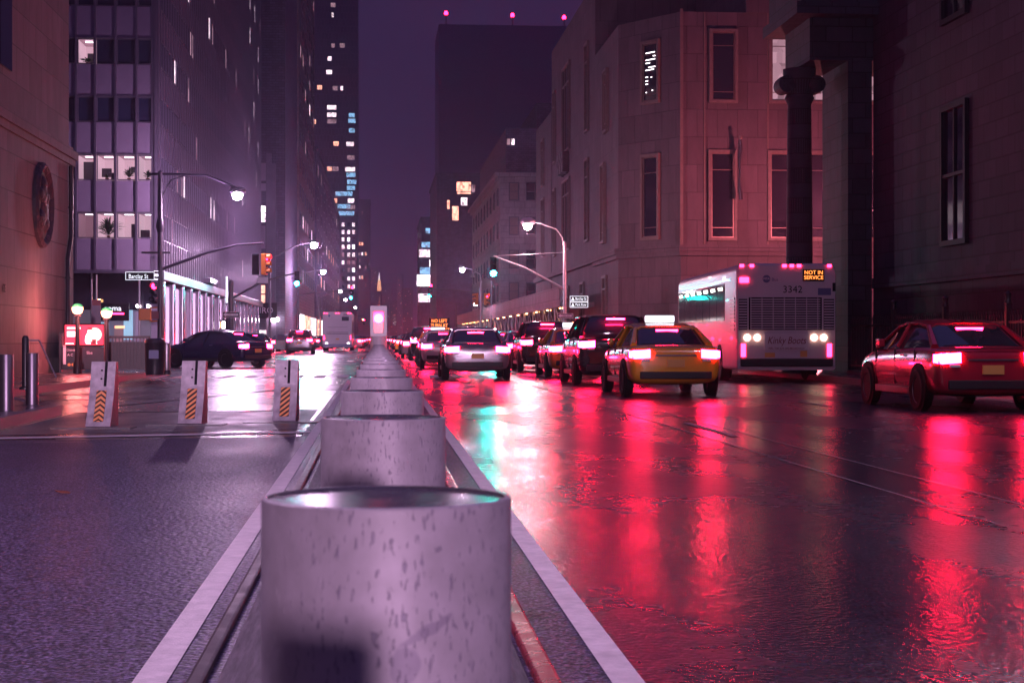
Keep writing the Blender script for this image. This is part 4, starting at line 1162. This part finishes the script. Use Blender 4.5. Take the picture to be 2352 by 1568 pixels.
# unseen lamp assumed behind the camera: narrow spot aimed at the bollards and barriers
for (bx, by, ax, zz, pw, lab) in ((12.4, -112, -3.4, 9.6, 370000, 'unseen assumed spot lamp far behind the viewer on the right kerb'),):
    q = street_lamp((bx, by), ax, zz, lab, 'lamp_lens', 0, .2)
    d_ = Vector((-1.5, 9, .3)) - Vector((bx + ax - .1, by, zz - .4))
    sp_ = lamp('bulb', q, (ax - .1, -.05, zz - .55), pw, (1, .62, .93), 1.9, 7.5, d_.to_track_quat('-Z', 'Y').to_euler())  # narrow spot in place of a bulb, added to light bollards and barriers
    sp_.data.spot_blend = .7

q = street_lamp((26.1, 84), -3.0, 8.0, 'unseen assumed sodium lamp in the side street behind the chapel columns', 'lamp_orange', 6500, .2, col=(1, .22, .27))  # hidden lamp, assumed and added to light the stone front from the right
street_lamp((12.25, 21), -3.0, 8.6, 'unseen added lamp on the right kerb just outside the right edge', 'lamp_lens', 380, .2)  # unseen lamp, added to brighten the back of the city bus
street_lamp((-5.6, 8.0), 1.6, 8.4, 'unseen added lamp on the left kerb ahead of the viewer, above the frame', 'lamp_lens', 1700, .2)  # added out of view to light the left lane and its lines
# subway entrance with two globe lamps and a screen
for k, (u, v) in enumerate(((178, 709), (245, 718))):
    x, z = P(u, v, 49)
    o = thing('globe_lamp', 'orange globe lamp with green cap on a dark post, %s of the two' % ('left' if k == 0 else 'right'), 'lamp', (x, 49, .14), 0, 'subway globe lamps')
    MB().lathe([(.12, 0), (.12, .3), (.075, .36), (.06, z - .36), (.11, z - .34), (.11, z - .30), (.07, z - .29)], 18).build('post', 'dark_iron', o, 40)
    zz = z - .14
    MB().lathe([(.05, -.155), (.12, -.12), (.158, -.02), (.155, .045)], 24, (0, 0, zz)).build('globe', 'globe_lit', o, 60)
    MB().lathe([(.155, .046), (.13, .10), (.08, .14), (.0, .155)], 24, (0, 0, zz)).build('green_cap', 'globe_green', o, 60)
    lamp('bulb', o, (0, -.35, zz), 85, (1, .24, .20), .16)
x0, z0 = P(146, 795, 50); x1, z1 = P(241, 743, 50)
o = thing('advert_screen', 'wide glowing red advert screen behind the globe lamps', 'screen', ((x0 + x1) / 2, 50, z0))
w, h = x1 - x0, z1 - z0
MB().box(-w / 2, w / 2, 0, .18, 0, h).build('case', 'black', o, bevel=.015)
sc = MB().box(-w / 2 + .04, w / 2 - .04, -.006, .0, .04, h - .04).build('display', 'screen_red', o)
MB().lathe([(.20, -.012), (.20, -.008)], 24, (.30, 0, .34), 'y').build('picture_glow', 'screen_pale', sc)
m = MB()
fig = [(-.02, .06), (.10, .06), (.08, .2), (.16, .1), (.30, .06), (.24, .22), (.16, .34), (.12, .40), (.02, .40), (-.04, .3), (-.06, .15)]
m.loft([[(px + .08, -.013, pz) for px, pz in fig], [(px + .08, -.017, pz) for px, pz in fig]])
m.lathe([(.055, -.016), (.055, -.012)], 18, (.15, 0, .44), 'y')
m.build('picture_figure', 'screen_white', sc)
m = MB()
m.box(.05, .27, -.018, -.0175, .475, .495); m.box(.10, .22, -.018, -.0175, .495, .55); m.box(.22, .34, -.0185, -.018, .06, .2)
m.build('picture_hat', 'screen_dark', sc)
for q in ((-w / 2 + .10, -.22, h * .42, h * .66), (-w / 2 + .1, -.1, h * .76, h * .84), (-w / 2 + .06, -.3, .06, .09)): MB().box(q[0], q[1], -.012, -.008, q[2], q[3]).build('picture_caption', 'screen_white', sc)
lamp('glow', o, (0, -.5, .4), 60, (1, .08, .12), .4)
o = thing('subway_entrance', 'dark subway stair railing with sign panels under the screen', 'subway entrance', ((x0 + x1) / 2, 50, .14))
m = MB()
m.box(-w / 2 - .05, w / 2 + .05, -.06, .06, .1, z0 - .16); m.box(-w / 2 - .12, -w / 2 - .052, -.08, 4.0, 0, 1.15)
m.build('panel', 'dark_iron', o, bevel=.01)
MB().box(-w / 2 - .1, w / 2 + .1, -.1, .1, z0 - .155, z0 - .142).build('lintel', 'dark_iron', o)
MB().box(-w / 2 + .0, -w / 2 + .08, -.075, -.061, .25, .8).build('white_strip', 'sign_face', o)
text('lettering', 'Chambers', .085, 'sign_face', o, (-w / 2 + .27, -.065, .66), 0, .002)
text('lettering', 'A C', .10, 'sign_face', o, (-w / 2 + .2, -.065, .52), 0, .002)
text('lettering', 'Sbe', .12, 'sign_face', o, (.16, -.065, .58), 0, .002)
for xx in (-w / 2 + .17, -w / 2 + .28): MB().lathe([(.045, -.07), (.045, -.061)], 16, (xx, 0, .24), 'y').build('route_disc', 'plate', o)
ln = thing('railing', 'dark subway stair railing running along the kerb to the bin', 'railing', (P(250, 0, 50)[0], 50, .14))
xr = P(345, 0, 50)[0] - P(250, 0, 50)[0]
m = MB()
for i in range(13): m.box(xr * i / 12 - .012, xr * i / 12 + .012, -.012, .012, .1, 1.0)
m.build('bars', 'dark_iron', ln)
m = MB(); m.box(0, xr, -.03, .03, 1.0, 1.07); m.box(0, xr, -.025, .025, .1, .16); m.box(0, xr, .04, .06, .1, .9)
m.build('rail', 'dark_iron', ln)
o = thing('litter_bin', 'dark round litter bin at the left kerb corner', 'bin', (P(356, 0, 47)[0], 47, .14))
MB().lathe([(.24, 0), (.26, .1), (.27, .85), (.29, .88)], 28).build('body', 'dark_iron', o, 40)
MB().lathe([(.29, .881), (.27, .96), (.17, 1.0), (.16, .98), (0, .98)], 28).build('lid', 'dark_paint', o, 40)
MB().box(-.13, .13, -.275, -.262, .45, .68).build('notice', 'bus_blue', o)
o = thing('short_post', 'pale round capped post right beside the litter bin', 'post', (P(383, 0, 47.6)[0], 47.6, .14))
MB().lathe([(.085, .12), (.10, .2), (.10, .75), (.085, .86), (0, .88)], 20).build('tube', 'galvanised', o, 40)
MB().lathe([(.12, 0), (.12, .06), (.085, .12)], 20).build('foot', 'dark_iron', o, 40)
x, z = P(222, 720, 55)
o = thing('bus_stop_sign', 'tall dark notice board with red header behind the globe lamps', 'sign', (x, 55, .14))
MB().lathe([(.04, 0), (.03, P(0, 640, 55)[1])], 12).build('pole', 'galvanised', o, 40)
MB().box(-.14, .14, -.05, -.035, z - .55, z + .3).build('board', 'spandrel_dim', o)
MB().box(-.14, .14, -.056, -.051, z + .12, z + .3).build('header', 'sign_red', o)

# sidewalk shed and message sign on the right
o = thing('sidewalk_shed', 'long plywood and pipe sidewalk shed along the right kerb', 'scaffold', (11.6, 0, .14))
m = MB(); m.box(0, 2.2, 108, 250, 3.0, 3.3); m.box(-.05, .0, 108, 250, 3.3, 4.3)
m.build('deck', 'limestone_far', o)
m = MB()
for k in range(36):
    y = 108 + k * 4; m.lathe([(.05, 0), (.05, 3.0)], 8, (.1, y, 0)); m.tube([(.1, y, 1.6), (.1, y + 3.6, 3.0)], .03, 6)
m.build('pipes', 'galvanised', o)
for k in range(16): MB().box(.3, .5, 110 + k * 8.5, 111.2 + k * 8.5, 2.93, 2.99).build('shed_lamp', 'lamp_orange', o)
x, z = P(1009, 747, 165)
o = thing('message_sign', 'amber message sign reading no left turn at Worth St by the traffic', 'sign', (x, 165, 0))
MB().box(-1.0, 1.0, 0, .2, z - .72, z + .72).build('board', 'black', o, bevel=.03)
for k, tx in enumerate(('NO LEFT', 'TURN AT', 'WORTH ST')): text('lettering', tx, .46, 'amber_text', o, (0, -.02, z + .42 - .44 * k), 0, .004, sx=.85)
MB().box(-.06, .06, .05, .17, .3, z - .72).build('mast', 'dark_iron', o)
m = MB(); m.box(-.8, .8, -.4, .7, .25, .55); m.lathe([(.28, -.9), (.28, -.7)], 16, (0, .1, .29), 'x'); m.lathe([(.28, .7), (.28, .9)], 16, (0, .1, .29), 'x')
m.build('trailer', 'dark_iron', o)

# ------------------------------------------------------------------ vehicles
def ring(w, zl, zt, y, sh=.05):
    hw = [(0, zt), (w * .62, zt), (w * .90, zt - sh * .45), (w * .985, zt - sh * 1.6), (w, (zl + zt) * .5), (w * .97, zl + .10), (w * .84, zl), (0, zl)]
    return [(x, y, z) for x, z in hw] + [(-x, y, z) for x, z in hw[-2:0:-1]]
def cab(wb, wt_, zb, zt, y):
    hw = [(0, zt), (wt_ * .8, zt - .012), (wt_, zt - .07), (wb, zb)]
    return [(x, y, z) for x, z in hw] + [(-x, y, z) for x, z in hw[::-1][:-1]]
def wheel_mesh():
    t = MB().lathe([(.215, -.09), (.30, -.10), (.33, -.075), (.335, 0), (.33, .075), (.30, .10), (.215, .09)], 28, axis='x', cap=False).mesh('tyre', 'tyre', 40)
    r = MB(); r.lathe([(.214, -.085), (.20, -.06), (.19, -.03), (.05, -.055), (0, -.06)], 24, axis='x', cap=False); r.lathe([(.214, .085), (.20, .06), (.19, .03), (.05, .055), (0, .06)], 24, axis='x', cap=False)
    for k in range(10):
        a = k * 2 * math.pi / 10; c_, s__ = math.cos(a), math.sin(a)
        for sd in (-1, 1):
            r.face([(sd * .066, .05 * c_ - .02 * s__, .05 * s__ + .02 * c_), (sd * .066, .05 * c_ + .02 * s__, .05 * s__ - .02 * c_), (sd * .064, .2 * c_ + .014 * s__, .2 * s__ - .014 * c_), (sd * .064, .2 * c_ - .014 * s__, .2 * s__ + .014 * c_)])
    return t, r.mesh('rim', 'rim', 30)
TY_ME, RM_ME = wheel_mesh()
def car(lab, kind, paint, loc, rz=0, tail='tail', group='cars in the traffic', plate=True):
    o = thing('car' if kind != 'taxi' else 'taxi', lab, 'taxi' if kind == 'taxi' else 'car', loc, rz, group)
    suv = kind == 'suv'
    dz = .16 if suv else 0
    L = 4.55
    st = [(0.0, .74, .40, .86), (.03, .84, .33, .95), (.10, .88, .26, 1.0), (.35, .905, .23, 1.03), (1.0, .915, .22, 1.03), (2.2, .915, .22, 1.01), (3.2, .91, .22, .98), (3.8, .90, .22, .93), (4.25, .86, .24, .83), (4.48, .76, .28, .72), (4.55, .62, .36, .62)]
    rings = [ring(w, zl_, zt + dz * min(1, 1), y) for (y, w, zl_, zt) in st]
    b = MB().loft(rings).build('body', paint, o, 0)
    for p_ in b.data.polygons: p_.use_smooth = True
    sd = b.modifiers.new('smooth', 'SUBSURF'); sd.levels = 1; sd.render_levels = 1
    rz_ = 1.72 if suv else 1.45
    if suv: cst = [(.06, .82, .76, 1.40), (.30, .84, .64, rz_ - .03), (1.2, .85, .66, rz_), (2.2, .85, .66, rz_ - .01), (2.75, .84, .64, rz_ - .08), (3.45, .80, .74, 1.16)]
    else: cst = [(.52, .76, .72, 1.05), (1.20, .82, .60, rz_ - .07), (1.60, .83, .61, rz_ - .01), (2.2, .83, .62, rz_), (2.65, .83, .61, rz_ - .06), (3.42, .80, .72, 1.00)]
    zb = 1.0 + dz
    MB().loft([cab(wb_, wt_, zb - .04, zt, y) for (y, wb_, wt_, zt) in cst]).build('glass', 'bus_glass', o, 50)
    rs = cst[1:5]
    MB().loft([[(-wt_ * 1.02, y, zt - .05), (-wt_ * .8, y, zt + .004), (0, y, zt + .018), (wt_ * .8, y, zt + .004), (wt_ * 1.02, y, zt - .05), (0, y, zt - .03)] for (y, wb_, wt_, zt) in rs]).build('roof', paint, o, 50)
    for s_ in (-1, 1):
        m = MB()
        a, c_ = cst[0], cst[1]; d, e_ = cst[4], cst[5]
        m.tube([(s_ * a[1] * .99, a[0] - .02, zb), (s_ * c_[2] * 1.02, c_[0], c_[3] - .05)], [.07, .04], 6)
        m.tube([(s_ * e_[1] * .99, e_[0], zb - .02), (s_ * d[2] * 1.02, d[0], d[3] - .05)], .035, 6)
        m.tube([(s_ * .845, 2.1, zb), (s_ * .635, 2.06, cst[3][3] - .06)], .035, 6)
        if suv: m.tube([(s_ * .86, 1.05, zb), (s_ * .68, 1.0, cst[2][3] - .06)], .05, 6)
        m.tube([(s_ * c_[2] * 1.02, c_[0], c_[3] - .05), (s_ * cst[2][2] * 1.03, cst[2][0], cst[2][3] - .055), (s_ * cst[3][2] * 1.03, cst[3][0], cst[3][3] - .055), (s_ * d[2] * 1.02, d[0], d[3] - .05)], .026, 6)
        m.build('window_pillar', paint, o, 50)
    for s_ in (-1, 1):
        q = MB()
        q.loft([[(s_ * .50, .035 + dz * .0, .76 + dz), (s_ * .80, .045, .74 + dz), (s_ * .80, .05, .91 + dz), (s_ * .50, .045, .93 + dz)], [(s_ * .50, -.012, .77 + dz), (s_ * .79, .0, .75 + dz), (s_ * .79, .02, .90 + dz), (s_ * .50, -.005, .92 + dz)]])
        q.loft([[(s_ * .80, .045, .74 + dz), (s_ * .80, .05, .91 + dz), (s_ * .86, .07, .90 + dz), (s_ * .86, .07, .76 + dz)], [(s_ * .80, .0, .75 + dz), (s_ * .80, .015, .90 + dz), (s_ * .895, .16, .90 + dz), (s_ * .895, .16, .77 + dz)]])
        q.build('tail_light', tail, o, bevel=.008)
        MB().box(s_ * .85 - .05, s_ * .85 + .05, 2.95, 3.2, zb - .0, zb + .14).build('mirror', paint, o, bevel=.03)
        MB().box(s_ * .918 - .008, s_ * .918 + .008, 1.55, 1.72, .86 + dz, .885 + dz).build('door_handle', 'rim', o)
    MB().box(-.22, .22, cst[1][0] - .16 if not suv else .02, cst[1][0] - .10 if not suv else .07, cst[1][3] - .10, cst[1][3] - .065).build('high_brake_light', tail, o)
    MB().box(-.70, .70, -.03, .06, .36, .50).build('bumper', 'rubber', o, bevel=.02)
    pz = .66 + dz
    MB().box(-.17, .17, -.022, .0, pz - .07, pz + .07).build('plate', 'plate', o)
    MB().box(-.40, .40, -.016, .01, .80 + dz, .825 + dz).build('trunk_trim', 'rim', o)
    for y_ in (.86, 3.62):
        for s_ in (-1, 1): MB().lathe([(.40, 0), (.40, .012)] if s_ > 0 else [(.40, -.012), (.40, 0)], 28, (s_ * .908, y_, .36), 'x').build('wheel_arch', 'tyre', o)
    for y_ in (.86, 3.62):
        for s_ in (-1, 1):
            wv = link('wheel', TY_ME, o, (s_ * .845, y_, .335)); link('rim', RM_ME, wv)
    for s_ in (-1, 1):
        for y_ in (1.06, 2.10, 3.16): MB().box(s_ * .895 - .012, s_ * .895 + .012, y_ - .006, y_ + .006, .40, .96 + dz).build('door_seam', 'black', o)
        MB().box(s_ * .88 - .03, s_ * .88 + .03, 1.30, 3.18, .25, .36).build('sill', 'rubber', o, bevel=.01)
        MB().box(s_ * .60 - .08, s_ * .60 + .08, -.016, .03, .70 + dz, .745 + dz).build('reverse_lamp', 'sign_face', o, bevel=.005)
    MB().box(-.55, .55, -.004, .02, 1.0 + dz - .02, 1.0 + dz - .008).build('boot_seam', 'black', o)
    if kind == 'taxi':
        rl_ = MB().box(-.30, .30, 1.85, 2.0, rz_ + .02, rz_ + .16).build('roof_sign', 'sign_white', o, bevel=.03)
    return o

TRAF = 'cars in the traffic'
red = car('red sedan with glowing tail lights cut by the right edge of the frame', 'sedan', 'car_red', (9.45, 25.5, 0), 0, 'tail_near')
tx = car('yellow taxi with lit roof sign in the lane beside the white city bus', 'taxi', 'taxi_yellow', (5.75, 32.5, 0), 0, 'tail')
sv = car('black suv with bright tail lights ahead of the yellow taxi', 'suv', 'car_black', (5.7, 40.5, 0), 0, 'tail')
wh_ = car('white sedan braking in the lane left of the dark suv, past the crossing', 'sedan', 'car_white', (2.5, 63, 0), 0, 'tail')
sl = car('silver suv parked by the left kerb before the white coach', 'suv', 'car_silver', (-5.4, 118, 0), 0, 'tail')
bk = car('dark sedan parked at the left kerb before the shop fronts', 'sedan', 'car_black', (-7.6, 104, 0), 0, 'tail')
bl = car('dark blue sedan turning left across the junction behind the wedge barriers', 'sedan', 'car_blue', (-4.6, 66, 0), R(50), 'tail')
dk = car('silver sedan braking beside the far bollards in the lane next to the median', 'sedan', 'car_silver', (2.7, 46, 0), 0, 'tail')
protos = [red, tx, sv, wh_, sl]
def put(p, x, y, lab, rz=0):
    c = copy_tree(p); c.location = (x, y, 0); c.rotation_euler = (0, 0, rz); c['label'] = lab; c['group'] = TRAF
    for ch in c.children:
        if ch.type == 'MESH' and (ch.name.startswith('tail_light') or ch.name.startswith('high_brake')):
            ch.material_slots[0].link = 'OBJECT'; ch.material_slots[0].material = M['tail']
    return c
near = [(tx, 5.8, 48.5, 'second yellow taxi of the middle lane, just ahead of the black suv'), (sv, 5.7, 57, 'black suv between a yellow taxi and a white sedan in the middle lane'), (tx, 2.6, 72, 'yellow taxi directly ahead of the white sedan beyond the crossing'), (sl, 8.8, 62, 'silver suv near the right kerb ahead of the city bus'), (wh_, 5.8, 66, 'white sedan between two yellow taxis in the middle lane'), (tx, 8.9, 73, 'yellow taxi near the right kerb at the corner building'), (sv, 2.5, 84, 'black suv in the lane beside the median past the crossing'), (red, 5.7, 77, 'red sedan in the middle lane past the crossing')]
for p, x, y, lab in near: put(p, x, y, lab)
# far traffic: small copies of a simple low car, one mesh each
def far_car(paint):
    m = MB()
    m.loft([[(x, y, z) for x, z in ((-w, .3), (w, .3), (w, zt - .1), (w * .9, zt), (-w * .9, zt), (-w, zt - .1))] for y, w, zt in ((0, .84, .98), (.1, .9, 1.03), (3.3, .9, .98), (4.5, .75, .7))], True, 0)
    m.loft([cab(.8, .62, .98, zt, y) for y, zt in ((.55, 1.02), (1.2, 1.38), (2.2, 1.45), (3.3, 1.02))], True, 1)
    for s_ in (-1, 1):
        m.box(s_ * .65 - .16, s_ * .65 + .16, -.04, .05, .74, .94, 2)
        for y in (.86, 3.6): m.lathe([(.33, -.1), (.33, .1)], 14, (s_ * .82, y, .33), 'x', 3)
    return m.mesh('car', [paint, 'bus_glass', 'tail_far', 'tyre'])
fm = [far_car(p) for p in ('car_red', 'taxi_yellow', 'car_black', 'car_white', 'car_silver')]
nf = 0
for lane, y0, side in ((2.5, 94, 'right'), (5.7, 88, 'right'), (8.9, 92, 'right'), (-2.6, 175, 'left'), (-5.6, 185, 'left'), (-7.6, 130, 'kerb')):
    y = y0
    while y < (520 if side != 'kerb' else 240):
        if not (side == 'left' and 145 < y < 172):
            c = link('car', rnd.choice(fm), None, (lane + rnd.uniform(-.35, .35), y, 0), rnd.uniform(-.02, .02))
            tag(c, {'right': 'small far car with red tail lights in the queue right of the bollards', 'left': 'small far car with red tail lights left of the bollards, beyond the coach', 'kerb': 'small far car parked along the left kerb'}[side], 'car', {'right': 'far queue on the right', 'left': 'far queue on the left', 'kerb': 'far cars parked on the left'}[side])
        y += rnd.uniform(7.5, 12) * (1 + y / 500)

# city bus 3342
def rrect(w, z0, z1, r, n=5):
    pts = []
    for (cx_, cz_, a0) in ((w - r, z1 - r, 0), (-w + r, z1 - r, 90), (-w + .08, z0 + .08, 180), (w - .08, z0 + .08, 270)):
        rr = r if a0 < 180 else .08
        for i in range(n + 1):
            a = R(a0 + 90 * i / n); pts.append((cx_ + rr * math.cos(a), cz_ + rr * math.sin(a)))
    return pts
def bus(lab, number, loc, rz, coach=False):
    o = thing('bus', lab, 'bus', loc, rz)
    W_, Hh, L = 1.3, (3.45 if coach else 3.08), 12.2
    sec = lambda y, k, dz=0: [(x * k, y, .32 + (z - .32) * (1 if k > .98 else .985) + dz) for x, z in rrect(W_, .32, Hh, .24)]
    MB().loft([sec(0, .975), sec(.05, .99), sec(.14, 1), sec(L - .2, 1), sec(L, .96)]).build('body', 'bus_white', o, 40)
    # side windows, left and right
    for s_ in (-1, 1):
        for k in range(7):
            y0 = 2.0 + k * 1.42
            f = MB().box(s_ * 1.302 - .012, s_ * 1.302 + .012, y0, y0 + 1.34, 1.62, 2.62).build('side_window', 'bus_glass', o)
            if s_ < 0:
                t = MB()
                t.loft([[(-1.316, y0 + .25, 2.44), (-1.316, y0 + 1.05, 2.44), (-1.316, y0 + 1.15, 2.53), (-1.316, y0 + .35, 2.53)], [(-1.3165, y0 + .25, 2.44), (-1.3165, y0 + 1.05, 2.44), (-1.3165, y0 + 1.15, 2.53), (-1.3165, y0 + .35, 2.53)]])
                t.build('ceiling_tube', 'bus_tube', f)
        MB().box(s_ * 1.303 - .008, s_ * 1.303 + .008, .9, 11.9, 2.66, 2.72).build('side_band', 'bus_blue', o)
        q = MB()
        for i in range(9): q.box(s_ * 1.31 - .012, s_ * 1.31 + .012, .25, .95, 1.35 + i * .1, 1.40 + i * .1)
        q.build('side_louvre', 'bus_grey', o)
        for y in (2.9, 9.3):
            wv = MB().lathe([(.30, -.14), (.47, -.15), (.5, -.1), (.5, .1), (.47, .15), (.30, .14)], 28, axis='x').build('wheel', 'tyre', o, 40, loc=(s_ * 1.17, y, .5))
            MB().lathe([(.29, s_ * .13), (.2, s_ * .10), (.06, s_ * .16), (0, s_ * .16)], 20, axis='x').build('rim', 'rim', wv, 40)
    if not coach:
        # engine grille
        g = MB().box(-.98, .92, -.012, .02, 1.36, 2.20).build('grille', 'black', o)
        q = MB()
        for i in range(13): q.box(-.94, .88, -.034, -.0125, 1.39 + i * .062, 1.418 + i * .062)
        for i in range(7): q.box(-.94 + i * .29, -.92 + i * .29, -.038, -.0345, 1.37, 2.19)
        q.build('slats', 'bus_white', g)
        for x0, x1 in ((-1.24, -1.02), (.97, 1.24)):
            g = MB().box(x0, x1, -.010, .02, 1.36, 2.16).build('side_grille', 'black', o)
            q = MB()
            for i in range(11): q.box(x0 + .01, x1 - .01, -.03, -.0105, 1.39 + i * .07, 1.425 + i * .07)
            q.build('slats', 'bus_white', g)
        d = MB().box(.42, .98, -.05, -.0, 2.62, 2.93).build('destination_sign', 'black', o, bevel=.02)
        text('lettering', 'NOT IN', .14, 'amber_text', d, (.70, -.055, 2.84), 0, .002)
        text('lettering', 'SERVICE', .14, 'amber_text', d, (.70, -.055, 2.71), 0, .002)
        text('fleet_number', number, .26, 'black', o, (.16, -.008, 2.40), 0, .004)
        lg = MB().lathe([(.10, -.012), (.10, -.004)], 24, (-.52, 0, 2.68), 'y').build('round_logo', 'bus_blue', o)
        text('lettering', 'MTA', .08, 'sign_face', lg, (-.52, -.014, 2.68), 0, .001)
        text('lettering', 'Bus', .12, 'bus_blue', o, (-.30, -.008, 2.66), 0, .003)
        MB().box(.82, 1.16, -.012, .0, 2.26, 2.44).build('notice', 'bus_blue', o)
        MB().box(1.20, 1.28, -.012, .0, 2.36, 2.58).build('vent', 'black', o)
        for x in (-1.16, -.90, -.05, .14, .33, 1.12):
            MB().box(x - .055, x + .055, -.03, .03, 2.98, 3.06).build('marker_light', 'marker', o, bevel=.02)
        MB().box(-1.22, -.98, -.03, .01, 2.58, 2.72).build('tail_light', 'marker', o, bevel=.02)
        for x in (-1.02, -.76, .72, .97):
            MB().lathe([(.075, -.05), (.085, -.02), (.085, .01)], 20, (x, 0, 1.16), 'y').build('round_light', 'round_lamp', o, 40)
        a = MB().box(-.58, .60, -.02, .0, .84, 1.26).build('advert_board', 'white_paint', o)
        text('lettering', 'Kinky Boots', .26, 'sign_red', a, (0, -.024, 1.08), 0, .002, sx=.78, shear=.3)
        text('small_lettering', 'FEEL THE JOY ON BROADWAY', .075, 'sign_red', a, (0, -.024, .88), 0, .002, sx=.9)
        MB().box(-1.2, 1.2, -.10, .02, .42, .62).build('bumper', 'rubber', o, bevel=.03)
        MB().box(.36, .54, -.012, .0, .66, .82).build('yellow_notice', 'plate', o)
        MB().box(-.56, -.30, -.012, .0, .65, .77).build('plate', 'plate', o)
        for s_ in (-1, 1): MB().box(s_ * 1.12 - .06, s_ * 1.12 + .06, -.02, .01, .66, 1.0).build('tail_light', 'marker', o, bevel=.02)
    else:
        w_ = MB().box(.38, 1.0, -.02, .02, 2.66, 3.02).build('rear_window', 'bus_glass', o, bevel=.03)
        text('fleet_number', number, .20, 'black', o, (.68, -.012, 3.18), 0, .004)
        lg = MB().lathe([(.10, -.012), (.10, -.004)], 20, (-.72, 0, 3.10), 'y').build('round_logo', 'bus_blue', o)
        for (x, z0, z1) in ((-.95, 1.62, 1.66), (-.95, 1.48, 1.52), (-.85, 2.08, 2.10)):
            MB().box(x, -x, -.012, .0, z0, z1).build('panel_gap', 'dark_frame', o)
        MB().box(-.14, .14, -.015, .0, .98, 1.12).build('plate', 'plate', o)
        MB().box(-1.28, 1.28, -.10, .02, .34, .62).build('bumper', 'bus_blue', o, bevel=.03)
        for x in (-1.15, -.95, -.1, .1, .95, 1.15): MB().box(x - .06, x + .06, -.02, .02, 3.30, 3.36).build('marker_light', 'marker', o)
        for s_ in (-1, 1):
            for k in range(3): MB().lathe([(.05, -.02), (.05, 0)], 12, (s_ * 1.17, 0, 1.05 + k * .13), 'y').build('tail_light', 'marker', o)
            MB().box(s_ * .95 - .1, s_ * .95 + .1, -.02, 0, .66, .74).build('reflector', 'walk_white', o)
        MB().box(-.55, .55, -.2, -.1, .30, .36).build('tow_bar', 'dark_iron', o)
    return o
xb = P(1802, 0, 43.5)[0]
bus('white city bus 3342 showing NOT IN SERVICE by the right kerb', '3342', (xb, 43.3, 0), R(-3))
xb = P(775, 0, 150)[0]
bus('white coach 2868 seen from behind in the left lane', '2868', (xb, 150, 0), 0, True)

# ------------------------------------------------------------------ thin violet haze, added to lift the darks and glow round lamps
hm = bpy.data.materials.new('haze_lift'); hm.use_nodes = True
hn, hl = hm.node_tree.nodes, hm.node_tree.links
hn.clear()
ho = hn.new('ShaderNodeOutputMaterial'); hv = hn.new('ShaderNodeVolumePrincipled')
hv.inputs['Color'].default_value = (.80, .66, 1, 1)
hv.inputs['Density'].default_value = .0004
hv.inputs['Anisotropy'].default_value = .8
hl.new(hv.outputs[0], ho.inputs['Volume'])
M['haze_lift'] = hm
stuff(MB().box(-700, 700, -180, 2700, -1.6, 230).build('haze', 'haze_lift'))
